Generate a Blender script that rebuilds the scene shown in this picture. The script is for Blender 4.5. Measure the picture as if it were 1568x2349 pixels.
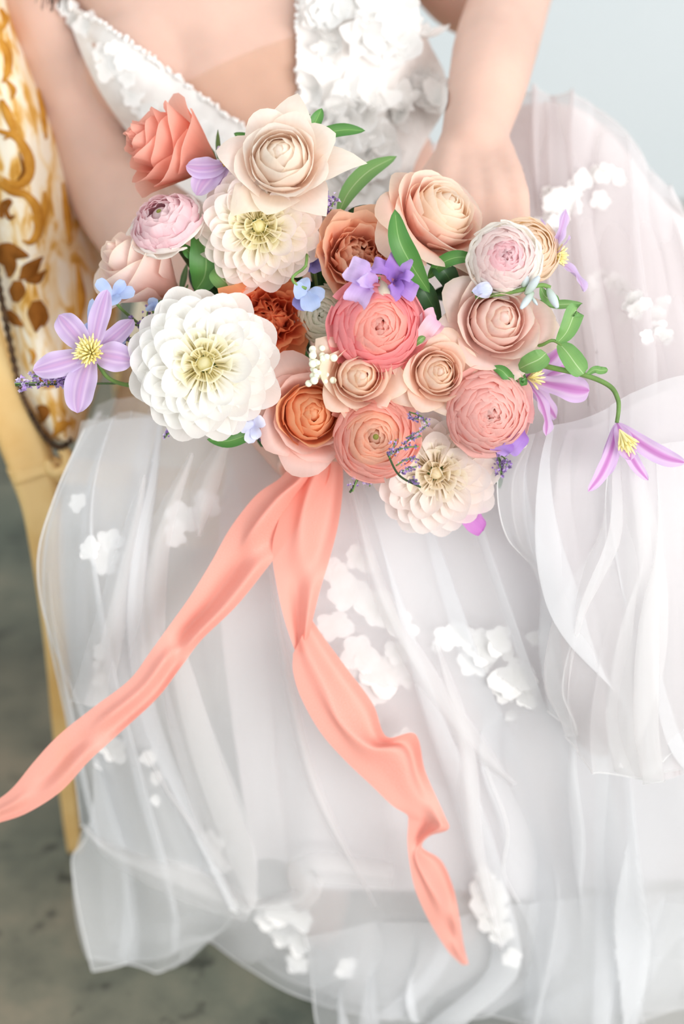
import bpy, bmesh, math, random
import numpy as np
from mathutils import Vector, Matrix
from mathutils.bvhtree import BVHTree

random.seed(7)
rng = np.random.default_rng(7)
for o in list(bpy.data.objects):
    bpy.data.objects.remove(o)
scn = bpy.context.scene
COL = scn.collection

# ------------------------------------------------------------------ camera
W_PX, H_PX, F_PX = 1568.0, 2349.0, 4425.0
PITCH = math.radians(32.0)
CAM = np.array([0.0, 0.0, 1.33])
RT = np.array([1.0, 0.0, 0.0])
FW = np.array([0.0, math.cos(PITCH), -math.sin(PITCH)])
UP = np.array([0.0, math.sin(PITCH), math.cos(PITCH)])
cd = bpy.data.cameras.new('camera')
cam = bpy.data.objects.new('camera', cd)
COL.objects.link(cam)
cam.location = CAM
cam.rotation_euler = (math.pi / 2 - PITCH, 0, 0)
cd.sensor_fit = 'HORIZONTAL'
cd.sensor_width = 24.0
cd.lens = F_PX / W_PX * 24.0
cd.clip_start = 0.05
cd.dof.use_dof = True
cd.dof.focus_distance = 1.455
cd.dof.aperture_fstop = 2.6
scn.camera = cam

# ------------------------------------------------------------------ light
wd = bpy.data.worlds.new('world')
scn.world = wd
wd.use_nodes = True
wb = wd.node_tree.nodes['Background']
wb.inputs[0].default_value = (1.0, 0.995, 0.985, 1)
wb.inputs[1].default_value = 0.78
def area(name, loc, target, size, power, col):
    l = bpy.data.lights.new(name, 'AREA')
    l.shape = 'RECTANGLE'
    l.size, l.size_y = size
    l.energy = power
    l.color = col
    o = bpy.data.objects.new(name, l)
    COL.objects.link(o)
    o.location = loc
    d = Vector(target) - Vector(loc)
    o.rotation_euler = d.to_track_quat('-Z', 'Y').to_euler()
    return o
area('window_daylight', (3.4, -3.6, 1.9), (0.0, 1.5, 0.6), (4.0, 3.0), 235, (1.0, 0.985, 0.97))
scn.view_settings.view_transform = 'Standard'
scn.view_settings.look = 'None'
scn.view_settings.exposure = 0.56
scn.view_settings.gamma = 1.0
scn.view_settings.use_curve_mapping = False
scn.cycles.transparent_max_bounces = 20
scn.cycles.max_bounces = 9
scn.cycles.diffuse_bounces = 6
scn.cycles.caustics_reflective = False
scn.cycles.caustics_refractive = False
scn.cycles.use_adaptive_sampling = True
scn.cycles.adaptive_threshold = 0.07

# ------------------------------------------------------------------ helpers
def P(x, y, d):
    """image point at a distance along the view axis -> world metres"""
    return CAM + d * (FW + (x - W_PX / 2) / F_PX * RT - (y - H_PX / 2) / F_PX * UP)
def dfloor(y, z=0.0):
    return (CAM[2] - z) / (-FW[2] + (y - H_PX / 2) / F_PX * UP[2])
def cdir(a):
    v = a[0] * RT + a[1] * UP - a[2] * FW
    return v / np.linalg.norm(v)
def nrm(v):
    v = np.asarray(v, float)
    n = np.linalg.norm(v, axis=-1, keepdims=True)
    return v / np.where(n < 1e-12, 1, n)
def lin(c):
    out = []
    for v in c[:3]:
        v = v / 255.0
        out.append(v / 12.92 if v <= 0.04045 else ((v + 0.055) / 1.055) ** 2.4)
    return (*out, 1.0)
def smooth(x):
    x = np.clip(x, 0, 1)
    return x * x * (3 - 2 * x)

def mesh_obj(name, verts, faces, mat=None, parent=None, uv=None, smooth_shade=True):
    verts = np.asarray(verts, float).reshape(-1, 3)
    me = bpy.data.meshes.new(name)
    faces = np.asarray(faces)
    nf, k = faces.shape
    me.vertices.add(len(verts))
    me.vertices.foreach_set('co', verts.astype(np.float32).ravel())
    me.loops.add(nf * k)
    me.loops.foreach_set('vertex_index', faces.ravel().astype(np.int32))
    me.polygons.add(nf)
    me.polygons.foreach_set('loop_start', np.arange(0, nf * k, k, dtype=np.int32))
    me.polygons.foreach_set('loop_total', np.full(nf, k, dtype=np.int32))
    me.update(calc_edges=True)
    me.polygons.foreach_set('use_smooth', np.full(nf, bool(smooth_shade)))
    if uv is not None:
        l = me.uv_layers.new(name='UVMap')
        l.data.foreach_set('uv', np.asarray(uv, np.float32).reshape(-1, 2)[faces.ravel()].ravel())
    me.validate()
    if mat is not None:
        me.materials.append(mat)
    return link(name, me, parent)
def link(name, me, parent=None):
    o = bpy.data.objects.new(name, me)
    COL.objects.link(o)
    if parent is not None:
        o.parent = parent
    return o
def grid_faces(nu, nv, wrap=False):
    i = np.arange(nu - 1)[:, None]
    jn = nv if wrap else nv - 1
    j = np.arange(jn)[None, :]
    j2 = (j + 1) % nv
    a = i * nv + j
    b = (i + 1) * nv + j
    c = (i + 1) * nv + j2
    e = i * nv + j2
    return np.stack([a + 0 * c, b + 0 * c, c, e], -1).reshape(-1, 4)
def grid_obj(name, pts, mat, parent=None, wrap=False):
    nu, nv = pts.shape[:2]
    s = np.linspace(0, 1, nu)[:, None] + np.zeros((1, nv))
    t = np.linspace(0, 1, nv)[None, :] + np.zeros((nu, 1))
    return mesh_obj(name, pts, grid_faces(nu, nv, wrap), mat, parent, np.stack([t, s], -1))
def crom(ctrl, n):
    """Catmull-Rom resample along axis 0"""
    c = np.asarray(ctrl, float)
    m = len(c)
    if m == 2:
        k = np.linspace(0, 1, n).reshape((-1,) + (1,) * (c.ndim - 1))
        return c[0] * (1 - k) + c[1] * k
    e = np.concatenate([[2 * c[0] - c[1]], c, [2 * c[-1] - c[-2]]])
    u = np.linspace(0, m - 1, n)
    i = np.minimum(u.astype(int), m - 2)
    f = (u - i).reshape((-1,) + (1,) * (c.ndim - 1))
    p0, p1, p2, p3 = e[i], e[i + 1], e[i + 2], e[i + 3]
    return 0.5 * (2 * p1 + (p2 - p0) * f + (2 * p0 - 5 * p1 + 4 * p2 - p3) * f ** 2 + (3 * p1 - p0 - 3 * p2 + p3) * f ** 3)
def tube_pts(path, rad, nseg=8, flat=None):
    path = np.asarray(path, float)
    n = len(path)
    rad = np.broadcast_to(np.asarray(rad, float), (n,))
    tan = nrm(np.gradient(path, axis=0))
    up = np.array([0.31, -0.5, 0.81])
    a = nrm(np.cross(tan, up))
    b = nrm(np.cross(a, tan))
    th = np.linspace(0, 2 * math.pi, nseg, endpoint=False)
    ca, sa = np.cos(th), np.sin(th)
    return path[:, None] + rad[:, None, None] * (a[:, None] * ca[None, :, None] + b[:, None] * sa[None, :, None])
def tube(name, path, rad, mat, parent=None, nseg=8, cap=True):
    p = tube_pts(path, rad, nseg)
    if cap:
        c0 = np.repeat(p[0].mean(0)[None, None], nseg, 1)
        c1 = np.repeat(p[-1].mean(0)[None, None], nseg, 1)
        p = np.concatenate([c0, p, c1])
    return grid_obj(name, p, mat, parent, wrap=True)
def join_parts(lst):
    vs, fs, us, k = [], [], [], 0
    for p, wrap in lst:
        nu, nv = p.shape[:2]
        s = np.linspace(0, 1, nu)[:, None] + np.zeros((1, nv))
        t = np.linspace(0, 1, nv)[None, :] + np.zeros((nu, 1))
        vs.append(p.reshape(-1, 3)); fs.append(grid_faces(nu, nv, wrap) + k)
        us.append(np.stack([t, s], -1).reshape(-1, 2)); k += nu * nv
    return np.concatenate(vs), np.concatenate(fs), np.concatenate(us)

def thing(name, label, cat, loc, group=None, M=None):
    o = bpy.data.objects.new(name, None)
    COL.objects.link(o)
    o.empty_display_size = 0.02
    if M is not None:
        o.matrix_world = M
    else:
        o.location = loc
    tag(o, label, cat, group)
    return o
def tag(o, label, cat=None, group=None, kind=None):
    o['label'] = label
    if cat: o['category'] = cat
    if group: o['group'] = group
    if kind: o['kind'] = kind
    return o
def frame(axis, loc, roll=0.0):
    z = nrm(axis)
    x = nrm(np.cross(UP if abs(np.dot(z, UP)) < 0.95 else RT, z))
    y = np.cross(z, x)
    M = Matrix(((x[0], y[0], z[0], loc[0]), (x[1], y[1], z[1], loc[1]), (x[2], y[2], z[2], loc[2]), (0, 0, 0, 1)))
    return M @ Matrix.Rotation(roll, 4, 'Z')

# ------------------------------------------------------------------ materials
def nmat(name):
    m = bpy.data.materials.new(name)
    m.use_nodes = True
    nt = m.node_tree
    nt.nodes.clear()
    return m, nt, nt.nodes, nt.links
def ramp(nodes, stops):
    r = nodes.new('ShaderNodeValToRGB')
    e = r.color_ramp.elements
    while len(e) < len(stops):
        e.new(0.5)
    for k, (p, c) in enumerate(stops):
        e[k].position = p
        e[k].color = c if len(c) == 4 else lin(c)
    return r
def petal_mat(name, stops, transl=0.34, vein=0.05, rough=0.55, spec=0.25, axis='Y', var=0.06, lift=0.0):
    """petal colour runs along the petal (UV); thin, lets light through"""
    m, nt, N, L = nmat(name)
    uv = N.new('ShaderNodeUVMap'); uv.uv_map = 'UVMap'
    sep = N.new('ShaderNodeSeparateXYZ'); L.new(uv.outputs[0], sep.inputs[0])
    src = sep.outputs[1]
    if axis == 'X':
        a = N.new('ShaderNodeMath'); a.operation = 'SUBTRACT'; a.inputs[1].default_value = 0.5; L.new(sep.outputs[0], a.inputs[0])
        b = N.new('ShaderNodeMath'); b.operation = 'ABSOLUTE'; L.new(a.outputs[0], b.inputs[0])
        c = N.new('ShaderNodeMath'); c.operation = 'MULTIPLY'; c.inputs[1].default_value = 2.0; L.new(b.outputs[0], c.inputs[0])
        src = c.outputs[0]
    stops = [(p_, tuple(v + (255 - v) * lift for v in c_)) for p_, c_ in stops]
    r = ramp(N, stops); L.new(src, r.inputs[0])
    # fine lengthwise veins and a slight difference from petal to petal
    mp = N.new('ShaderNodeMapping'); mp.inputs['Scale'].default_value = (26, 2.2, 1); L.new(uv.outputs[0], mp.inputs[0])
    nz = N.new('ShaderNodeTexNoise'); nz.inputs['Scale'].default_value = 1.0; nz.inputs['Detail'].default_value = 3; L.new(mp.outputs[0], nz.inputs[0])
    oi = N.new('ShaderNodeObjectInfo')
    v1 = N.new('ShaderNodeMath'); v1.operation = 'MULTIPLY_ADD'; v1.inputs[1].default_value = vein * 2; v1.inputs[2].default_value = 1.0 - vein; L.new(nz.outputs[0], v1.inputs[0])
    v2 = N.new('ShaderNodeMath'); v2.operation = 'MULTIPLY_ADD'; v2.inputs[1].default_value = var; v2.inputs[2].default_value = 1.0 - var / 2; L.new(oi.outputs['Random'], v2.inputs[0])
    v3 = N.new('ShaderNodeMath'); v3.operation = 'MULTIPLY'; L.new(v1.outputs[0], v3.inputs[0]); L.new(v2.outputs[0], v3.inputs[1])
    mx = N.new('ShaderNodeHueSaturation'); L.new(r.outputs[0], mx.inputs['Color']); L.new(v3.outputs[0], mx.inputs['Value'])
    bp = N.new('ShaderNodeBump'); bp.inputs['Strength'].default_value = 0.12; bp.inputs['Distance'].default_value = 0.0008; L.new(nz.outputs[0], bp.inputs['Height'])
    pb = N.new('ShaderNodeBsdfPrincipled'); L.new(mx.outputs[0], pb.inputs['Base Color'])
    pb.inputs['Roughness'].default_value = rough; pb.inputs['Specular IOR Level'].default_value = spec
    L.new(bp.outputs[0], pb.inputs['Normal'])
    tr = N.new('ShaderNodeBsdfTranslucent')
    L.new(mx.outputs[0], tr.inputs[0])
    ms = N.new('ShaderNodeMixShader'); ms.inputs[0].default_value = transl
    L.new(pb.outputs[0], ms.inputs[1]); L.new(tr.outputs[0], ms.inputs[2])
    out = N.new('ShaderNodeOutputMaterial'); L.new(ms.outputs[0], out.inputs[0])
    return m
def plain(name, c, rough=0.6, spec=0.3, metal=0.0, noise=0.0, nscale=40, bump=0.0, sss=0.0, c2=None):
    m, nt, N, L = nmat(name)
    pb = N.new('ShaderNodeBsdfPrincipled')
    pb.inputs['Roughness'].default_value = rough; pb.inputs['Specular IOR Level'].default_value = spec; pb.inputs['Metallic'].default_value = metal
    pb.inputs['Base Color'].default_value = lin(c)
    if noise or bump or c2:
        tc = N.new('ShaderNodeTexCoord')
        nz = N.new('ShaderNodeTexNoise'); nz.inputs['Scale'].default_value = nscale; nz.inputs['Detail'].default_value = 5
        L.new(tc.outputs['Object'], nz.inputs[0])
        c2_ = c2 or tuple(max(0, v * (1 - noise)) for v in c)
        r = ramp(N, [(0.35, c2_), (0.65, c)]); L.new(nz.outputs[0], r.inputs[0]); L.new(r.outputs[0], pb.inputs['Base Color'])
        if bump:
            bp = N.new('ShaderNodeBump'); bp.inputs['Strength'].default_value = bump; bp.inputs['Distance'].default_value = 0.002
            L.new(nz.outputs[0], bp.inputs['Height']); L.new(bp.outputs[0], pb.inputs['Normal'])
    if sss:
        pb.inputs['Subsurface Weight'].default_value = sss
        pb.inputs['Subsurface Radius'].default_value = (1.0, 0.35, 0.2)
        pb.inputs['Subsurface Scale'].default_value = 0.012
    out = N.new('ShaderNodeOutputMaterial'); L.new(pb.outputs[0], out.inputs[0])
    return m
def tulle_mat(name, c, cover, mesh_scale=0):
    """fine net: part of the light passes straight through the holes"""
    m, nt, N, L = nmat(name)
    df = N.new('ShaderNodeBsdfDiffuse'); df.inputs[0].default_value = lin(c)
    tl = N.new('ShaderNodeBsdfTranslucent'); tl.inputs[0].default_value = lin(c)
    mt = N.new('ShaderNodeMixShader'); mt.inputs[0].default_value = 0.45; L.new(df.outputs[0], mt.inputs[1]); L.new(tl.outputs[0], mt.inputs[2])
    tp = N.new('ShaderNodeBsdfTransparent')
    ms = N.new('ShaderNodeMixShader'); ms.inputs[0].default_value = cover
    L.new(tp.outputs[0], ms.inputs[1]); L.new(mt.outputs[0], ms.inputs[2])
    out = N.new('ShaderNodeOutputMaterial'); L.new(ms.outputs[0], out.inputs[0])
    return m
M_skin = plain('skin', (219, 183, 167), 0.5, 0.3, noise=0.05, nscale=18, sss=0.25)
M_tulle = tulle_mat('tulle', (243, 244, 246), 0.42)
M_tulle_thin = tulle_mat('tulle_thin', (246, 245, 245), 0.28)
M_tulle_pink = tulle_mat('tulle_blush', (238, 232, 233), 0.50)
M_tulle_hip = tulle_mat('tulle_hip', (244, 240, 241), 0.34)
M_hem = tulle_mat('rolled_hem', (250, 250, 250), 0.62)
M_lining = plain('lining', (234, 228, 228), 0.7, 0.15)
M_lace = petal_mat('lace', [(0, (248, 247, 245)), (1, (253, 252, 251))], 0.35, 0.03, 0.6)
M_bodice = plain('bodice_cloth', (238, 233, 230), 0.65, 0.2, c2=(247, 244, 241), nscale=60, bump=0.5)
M_bead = plain('bead', (250, 248, 246), 0.12, 0.9)
M_gilt = plain('gilded_wood', (234, 200, 138), 0.42, 0.4, c2=(218, 176, 108), nscale=14, bump=0.25)
M_braid = plain('braid', (96, 72, 52), 0.7, 0.2, noise=0.4, nscale=120)
M_gold = plain('velvet_gold', (204, 146, 62), 0.85, 0.1, c2=(178, 118, 40), nscale=60)
M_brown = plain('velvet_brown', (122, 72, 24), 0.85, 0.1, c2=(150, 92, 36), nscale=70)
M_green = petal_mat('leaf_green', [(0, (150, 190, 120)), (0.06, (96, 150, 74)), (1, (74, 132, 62))], 0.2, 0.14, 0.42, 0.4, 'X', 0.25)
M_green_lt = petal_mat('leaf_light', [(0, (186, 210, 160)), (0.07, (128, 172, 100)), (1, (112, 160, 92))], 0.3, 0.12, 0.45, 0.35, 'X', 0.2)
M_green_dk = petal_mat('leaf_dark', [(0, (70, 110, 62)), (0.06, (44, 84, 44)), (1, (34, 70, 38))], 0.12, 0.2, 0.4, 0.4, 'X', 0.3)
M_stem = plain('stem', (120, 156, 84), 0.5, 0.3, noise=0.2, nscale=60)
M_stem_dk = plain('stem_dark', (72, 96, 56), 0.55, 0.3, noise=0.3, nscale=60)

# ------------------------------------------------------------------ setting
def floor_mat():
    m, nt, N, L = nmat('concrete')
    tc = N.new('ShaderNodeTexCoord')
    n1 = N.new('ShaderNodeTexNoise'); n1.inputs['Scale'].default_value = 7; n1.inputs['Detail'].default_value = 8; n1.inputs['Roughness'].default_value = 0.62; L.new(tc.outputs['Object'], n1.inputs[0])
    r1 = ramp(N, [(0.32, (84, 86, 78)), (0.5, (116, 114, 102)), (0.68, (140, 131, 116))]); L.new(n1.outputs[0], r1.inputs[0])
    n2 = N.new('ShaderNodeTexNoise'); n2.inputs['Scale'].default_value = 26; n2.inputs['Detail'].default_value = 4; L.new(tc.outputs['Object'], n2.inputs[0])
    r2 = ramp(N, [(0.60, (0, 0, 0)), (0.72, (255, 255, 255))]); L.new(n2.outputs[0], r2.inputs[0])
    mx = N.new('ShaderNodeMixRGB'); mx.blend_type = 'MIX'; mx.inputs[2].default_value = lin((66, 64, 58)); L.new(r2.outputs[0], mx.inputs[0]); L.new(r1.outputs[0], mx.inputs[1])
    n3 = N.new('ShaderNodeTexNoise'); n3.inputs['Scale'].default_value = 1.3; L.new(tc.outputs['Object'], n3.inputs[0])
    r3 = ramp(N, [(0.4, (255, 250, 240)), (0.62, (222, 240, 238))]); L.new(n3.outputs[0], r3.inputs[0])
    m2 = N.new('ShaderNodeMixRGB'); m2.blend_type = 'MULTIPLY'; m2.inputs[0].default_value = 1; L.new(mx.outputs[0], m2.inputs[1]); L.new(r3.outputs[0], m2.inputs[2])
    pb = N.new('ShaderNodeBsdfPrincipled'); L.new(m2.outputs[0], pb.inputs['Base Color']); pb.inputs['Roughness'].default_value = 0.6; pb.inputs['Specular IOR Level'].default_value = 0.3
    bp = N.new('ShaderNodeBump'); bp.inputs['Strength'].default_value = 0.2; bp.inputs['Distance'].default_value = 0.004; L.new(n1.outputs[0], bp.inputs['Height']); L.new(bp.outputs[0], pb.inputs['Normal'])
    out = N.new('ShaderNodeOutputMaterial'); L.new(pb.outputs[0], out.inputs[0])
    return m
def slab(name, x0, x1, y0, y1, z0, z1, mat, parent=None):
    v = [(x, y, z) for x in (x0, x1) for y in (y0, y1) for z in (z0, z1)]
    f = [(0, 1, 3, 2), (4, 6, 7, 5), (0, 4, 5, 1), (2, 3, 7, 6), (0, 2, 6, 4), (1, 5, 7, 3)]
    return mesh_obj(name, v, f, mat, parent, smooth_shade=False)
M_wall = plain('painted_wall', (216, 223, 227), 0.9, 0.1, c2=(213, 221, 225), nscale=2.5, bump=0.05)
o = slab('floor', -4, 4, -2.5, 3.15, -0.1, 0, floor_mat()); tag(o, 'mottled grey brown concrete floor', kind='structure')
o = slab('wall_back', -4, 4, 3.15, 3.3, -0.1, 3.4, M_wall); tag(o, 'smooth pale blue grey painted wall', kind='structure')
o = slab('shading_wall_left', -1.60, -1.45, -2.5, 3.15, 0, 3.4, M_wall); tag(o, 'pale unseen side wall added to dim the light from the left', kind='structure')  # out of view, added to block world light from the chair side

# ------------------------------------------------------------------ sheets
def sheet_pts(rows, nu, nv, fold=None):
    """rows: lists of (px, py, depth) -> smooth surface; fold(u, v) -> offset along normal and along the row (m)"""
    w = np.array([[P(*c) for c in r] for r in rows])
    a = crom(w, nu)                       # down
    b = np.swapaxes(crom(np.swapaxes(a, 0, 1), nv), 0, 1)
    if fold is not None:
        dv = np.gradient(b, axis=0); du = np.gradient(b, axis=1)
        n = nrm(np.cross(du, dv))
        n = np.where((n @ -FW)[..., None] < 0, -n, n)
        tu = nrm(du)
        s, t = np.meshgrid(np.linspace(0, 1, nu), np.linspace(0, 1, nv), indexing='ij')
        A, B = fold(t, s)
        b = b + n * A[..., None] + tu * B[..., None]
    return b
def folds(freq, amp, seed, over=1.0, grow=(0.2, 1.0), warp=0.6, skew=0.0):
    r = np.random.default_rng(seed)
    ph = r.uniform(0, 6.28, 8); k = r.uniform(-1, 1, 8)
    def f(u, v):
        g = grow[0] + (grow[1] - grow[0]) * smooth(v * 1.3)
        phi = 2 * math.pi * freq * (u - skew * v + 0.02 * warp * np.sin(5 * v + ph[0]) + 0.06 * warp * k[1] * v) + 1.2 * np.sin(2 * math.pi * u * 2.3 + ph[2]) + ph[3]
        env = 0.55 + 0.45 * np.sin(2 * math.pi * (u * 1.7 + 0.4 * k[4] * v) + ph[4])
        A = amp * g * env * (np.sin(phi) + 0.35 * np.sin(2.3 * phi + ph[5] + 2 * v))
        B = over * amp * g * env * np.sin(2 * phi)
        A = A + amp * 0.35 * g * np.sin(9 * v + 7 * u + ph[6])
        return A, B
    return f

# ------------------------------------------------------------------ armchair
chair = thing('armchair', 'gilded armchair with gold and cream cut velvet upholstery under the bride', 'armchair', P(160, 1945, dfloor(1945)))
CI = Matrix.Translation(-chair.location)
def world_of(q):
    m = q.matrix_parent_inverse @ q.matrix_basis
    return world_of(q.parent) @ m if q.parent is not None else q.matrix_basis.copy()
def adopt(o, par):
    """parent while keeping the object's mesh in world metres"""
    o.parent = par
    mw = world_of(par)
    o.matrix_parent_inverse = mw.inverted()
    return o
def cushion_mat():
    m, nt, N, L = nmat('damask_ground')
    tc = N.new('ShaderNodeTexCoord')
    uv = N.new('ShaderNodeUVMap'); uv.uv_map = 'UVMap'
    mp = N.new('ShaderNodeMapping'); mp.inputs['Scale'].default_value = (11, 9, 1); mp.inputs['Rotation'].default_value = (0, 0, 0.1); L.new(uv.outputs[0], mp.inputs[0])
    nz = N.new('ShaderNodeTexNoise'); nz.inputs['Scale'].default_value = 1.6; nz.inputs['Detail'].default_value = 4; nz.inputs['Distortion'].default_value = 0.7; L.new(mp.outputs[0], nz.inputs[0])
    r = ramp(N, [(0.42, (244, 232, 212)), (0.52, (238, 212, 168)), (0.60, (218, 166, 84)), (0.72, (190, 134, 52))]); L.new(nz.outputs[0], r.inputs[0])
    pb = N.new('ShaderNodeBsdfPrincipled'); pb.inputs['Roughness'].default_value = 0.8; pb.inputs['Specular IOR Level'].default_value = 0.15
    L.new(r.outputs[0], pb.inputs['Base Color'])
    bp = N.new('ShaderNodeBump'); bp.inputs['Strength'].default_value = 0.3; bp.inputs['Distance'].default_value = 0.002; L.new(nz.outputs[0], bp.inputs['Height']); L.new(bp.outputs[0], pb.inputs['Normal'])
    out = N.new('ShaderNodeOutputMaterial'); L.new(pb.outputs[0], out.inputs[0])
    return m
ys = [-250, 0, 150, 300, 450, 600, 750, 900, 990, 1012]
cb = [-190, -150, -128, -105, -82, -55, -25, 25, 90, 128]
c0 = [-150, -108, -86, -64, -40, -12, 16, 50, 105, 138]
c1 = [-80, -44, -16, 18, 40, 55, 75, 110, 132, 148]
c2 = [-40, 2, 45, 88, 108, 118, 132, 158, 166, 162]
c3 = [-25, 18, 74, 146, 190, 220, 232, 200, 182, 170]
c4 = [-15, 30, 90, 168, 222, 262, 268, 218, 190, 176]
dd = [1.71, 1.70, 1.70, 1.70, 1.70, 1.705, 1.71, 1.72, 1.725, 1.73]
rows = []
for k, y in enumerate(ys):
    d = dd[k]
    rows.append([(cb[k] + 25, y, d + .10), (cb[k], y, d + .035), (c0[k], y, d + .006), (c1[k], y, d - .022), (c2[k], y, d - .004), (c3[k], y, d + .06), (c4[k], y, d + .17), (c4[k] - 8, y, d + .24)])
cpts = sheet_pts(rows, 60, 50)
o = grid_obj('back_cushion', cpts, cushion_mat(), None); adopt(o, chair); o['label'] = 'cream velvet back pad with raised gold and brown scrolls'
cushion = o
cb_bvh = BVHTree.FromPolygons([tuple(v) for v in cpts.reshape(-1, 3)], [tuple(int(i) for i in f) for f in grid_faces(60, 50)])
def on(bvh, x, y, lift=0.001, default=1.7):
    dr = nrm(P(x, y, 1.0) - CAM)
    h, n, i, dist = bvh.ray_cast(Vector(CAM), Vector(dr))
    if h is None:
        p = P(x, y, default)
        return p, -dr
    n = np.array(n)
    if n @ dr > 0: n = -n
    return np.array(h) + n * lift, n
def stroke(path, wid, mat, name):
    """raised velvet stroke drawn on the cushion, path in image points, wid in px per point"""
    p = crom(np.array(path, float), 22); w = crom(np.array(wid, float).reshape(-1, 1), 22)[:, 0]
    t = nrm(np.gradient(p, axis=0)); s = np.stack([-t[:, 1], t[:, 0]], -1)
    pts = np.zeros((22, 5, 3))
    for i in range(22):
        for j, q in enumerate((-1, -0.6, 0, 0.6, 1)):
            xy = p[i] + s[i] * w[i] * 0.5 * q
            pts[i, j] = on(cb_bvh, xy[0], xy[1], 0.0022 * (1 - q * q) + 0.0003)[0]
    o = grid_obj(name, pts, mat); adopt(o, cushion)
    return o
G, B = M_gold, M_brown
for path, wid, m, nm in [
    ([(-4, 300), (40, 318), (66, 365), (62, 410), (30, 425), (8, 408)], [10, 18, 26, 24, 20, 6], G, 'scroll'),
    ([(40, 415), (54, 392), (44, 350)], [4, 9, 3], B, 'scroll'),
    ([(2, 420), (30, 440), (60, 448), (84, 480), (88, 530), (70, 556), (52, 552)], [22, 20, 18, 24, 22, 14, 4], G, 'scroll'),
    ([(4, 500), (6, 470), (24, 462), (16, 482), (22, 500), (34, 494)], [12, 14, 12, 8, 12, 4], B, 'scroll'),
    ([(4, 230), (16, 260), (30, 300), (10, 320)], [10, 22, 16, 4], G, 'scroll'),
    ([(0, 90), (16, 120), (18, 160), (6, 190)], [12, 20, 18, 5], G, 'scroll'),
    ([(10, 180), (30, 205), (26, 228)], [4, 14, 4], G, 'scroll'),
    ([(0, 20), (12, 45), (4, 70)], [6, 16, 5], G, 'scroll'),
    ([(100, 440), (104, 480), (98, 520)], [4, 14, 4], G, 'scroll'),
    ([(84, 200), (98, 260), (104, 320)], [3, 14, 3], G, 'scroll'),
    ([(142, 420), (155, 500), (158, 560)], [3, 20, 4], G, 'scroll'),
    ([(175, 600), (186, 680), (182, 740)], [3, 22, 4], G, 'scroll'),
    ([(-4, 600), (14, 578), (44, 582), (66, 588)], [34, 44, 26, 6], B, 'leaf_motif'),
    ([(2, 560), (20, 590), (24, 612), (22, 636)], [8, 26, 30, 10], B, 'leaf_motif'),
    ([(46, 640), (66, 622), (96, 590)], [6, 38, 5], B, 'leaf_motif'),
    ([(60, 645), (84, 640), (104, 620)], [5, 22, 4], B, 'leaf_motif'),
    ([(40, 644), (40, 668), (36, 692)], [20, 40, 16], B, 'leaf_motif'),
    ([(84, 690), (86, 720), (82, 762)], [22, 46, 5], B, 'leaf_motif'),
    ([(98, 700), (104, 728), (98, 750)], [5, 16, 4], B, 'leaf_motif'),
    ([(20, 712), (32, 732), (54, 748)], [10, 26, 5], B, 'leaf_motif'),
    ([(72, 800), (78, 816), (74, 836)], [3, 12, 3], G, 'leaf_motif'),
    ([(80, 850), (98, 868), (112, 876)], [14, 26, 8], B, 'leaf_motif'),
    ([(88, 932), (100, 945), (98, 968)], [12, 30, 8], B, 'leaf_motif'),
    ([(124, 1000), (140, 978), (162, 970)], [6, 26, 8], G, 'leaf_motif'),
    ([(100, 890), (122, 880), (140, 862)], [5, 18, 4], G, 'leaf_motif'),
]:
    stroke(path, wid, m, nm)
# braided trim along the cushion edge
edge = crom(np.array([P(x, y, d) for x, y, d in [(-64, 300, 1.69), (-40, 450, 1.69), (-12, 600, 1.695), (14, 740, 1.70), (44, 880, 1.71), (72, 950, 1.712), (104, 1003, 1.715), (136, 1026, 1.715), (166, 1008, 1.715)]]), 150)
rad = 0.0028 + 0.0009 * np.sin(np.arange(150) * 2.1)
o = tube('braid_trim', edge, rad, M_braid, None, 8); adopt(o, chair); o['label'] = 'dark knotted braid edging the velvet pad'
# gilded post and leg, carved with grooves
def post(name, path, wpx, depth_ratio=0.9, groove=0.10):
    pc = crom(np.array([P(*p) for p in path]), 70)
    dist = crom(np.array([[p[2]] for p in path], float), 70)[:, 0]
    w = crom(np.array(wpx, float).reshape(-1, 1), 70)[:, 0] * dist / F_PX * 0.5
    tan = nrm(np.gradient(pc, axis=0))
    side = nrm(np.cross(tan, -FW + 0 * tan)); fr = nrm(np.cross(side, tan))
    fr = np.where((fr @ -FW)[:, None] < 0, -fr, fr)
    th = np.linspace(0, 2 * math.pi, 28, endpoint=False)
    c, s = np.cos(th), np.sin(th)
    c = np.sign(c) * np.abs(c) ** 0.6; s = np.sign(s) * np.abs(s) ** 0.6
    rr = 1 - groove * (np.cos(th * 3 - math.pi / 2 * 3) > 0.55) * (np.sin(th) > 0.2)
    pts = pc[:, None] + w[:, None, None] * ((c * rr)[None, :, None] * side[:, None] + depth_ratio * (s * rr)[None, :, None] * fr[:, None])
    c0 = np.repeat(pts[0].mean(0)[None, None], 28, 1); c1 = np.repeat(pts[-1].mean(0)[None, None], 28, 1)
    o = grid_obj(name, np.concatenate([c0, pts, c1]), M_gilt, None, True)
    return adopt(o, chair)
zl = dfloor(1955)
post('back_post', [(-215, -250, 1.74), (-165, 100, 1.735), (-112, 400, 1.735), (-62, 650, 1.735), (-22, 800, 1.735), (10, 900, 1.735), (50, 1000, 1.735), (84, 1100, 1.735)], [105, 105, 100, 100, 102, 106, 112, 100])
post('leg', [(70, 1060, 1.735), (90, 1130, 1.742), (102, 1200, 1.752), (118, 1350, 1.785), (132, 1500, 1.826), (146, 1700, 1.883), (160, 1850, 1.925), (172, 1948, zl - 0.004)], [112, 96, 84, 66, 54, 44, 38, 34])
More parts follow.
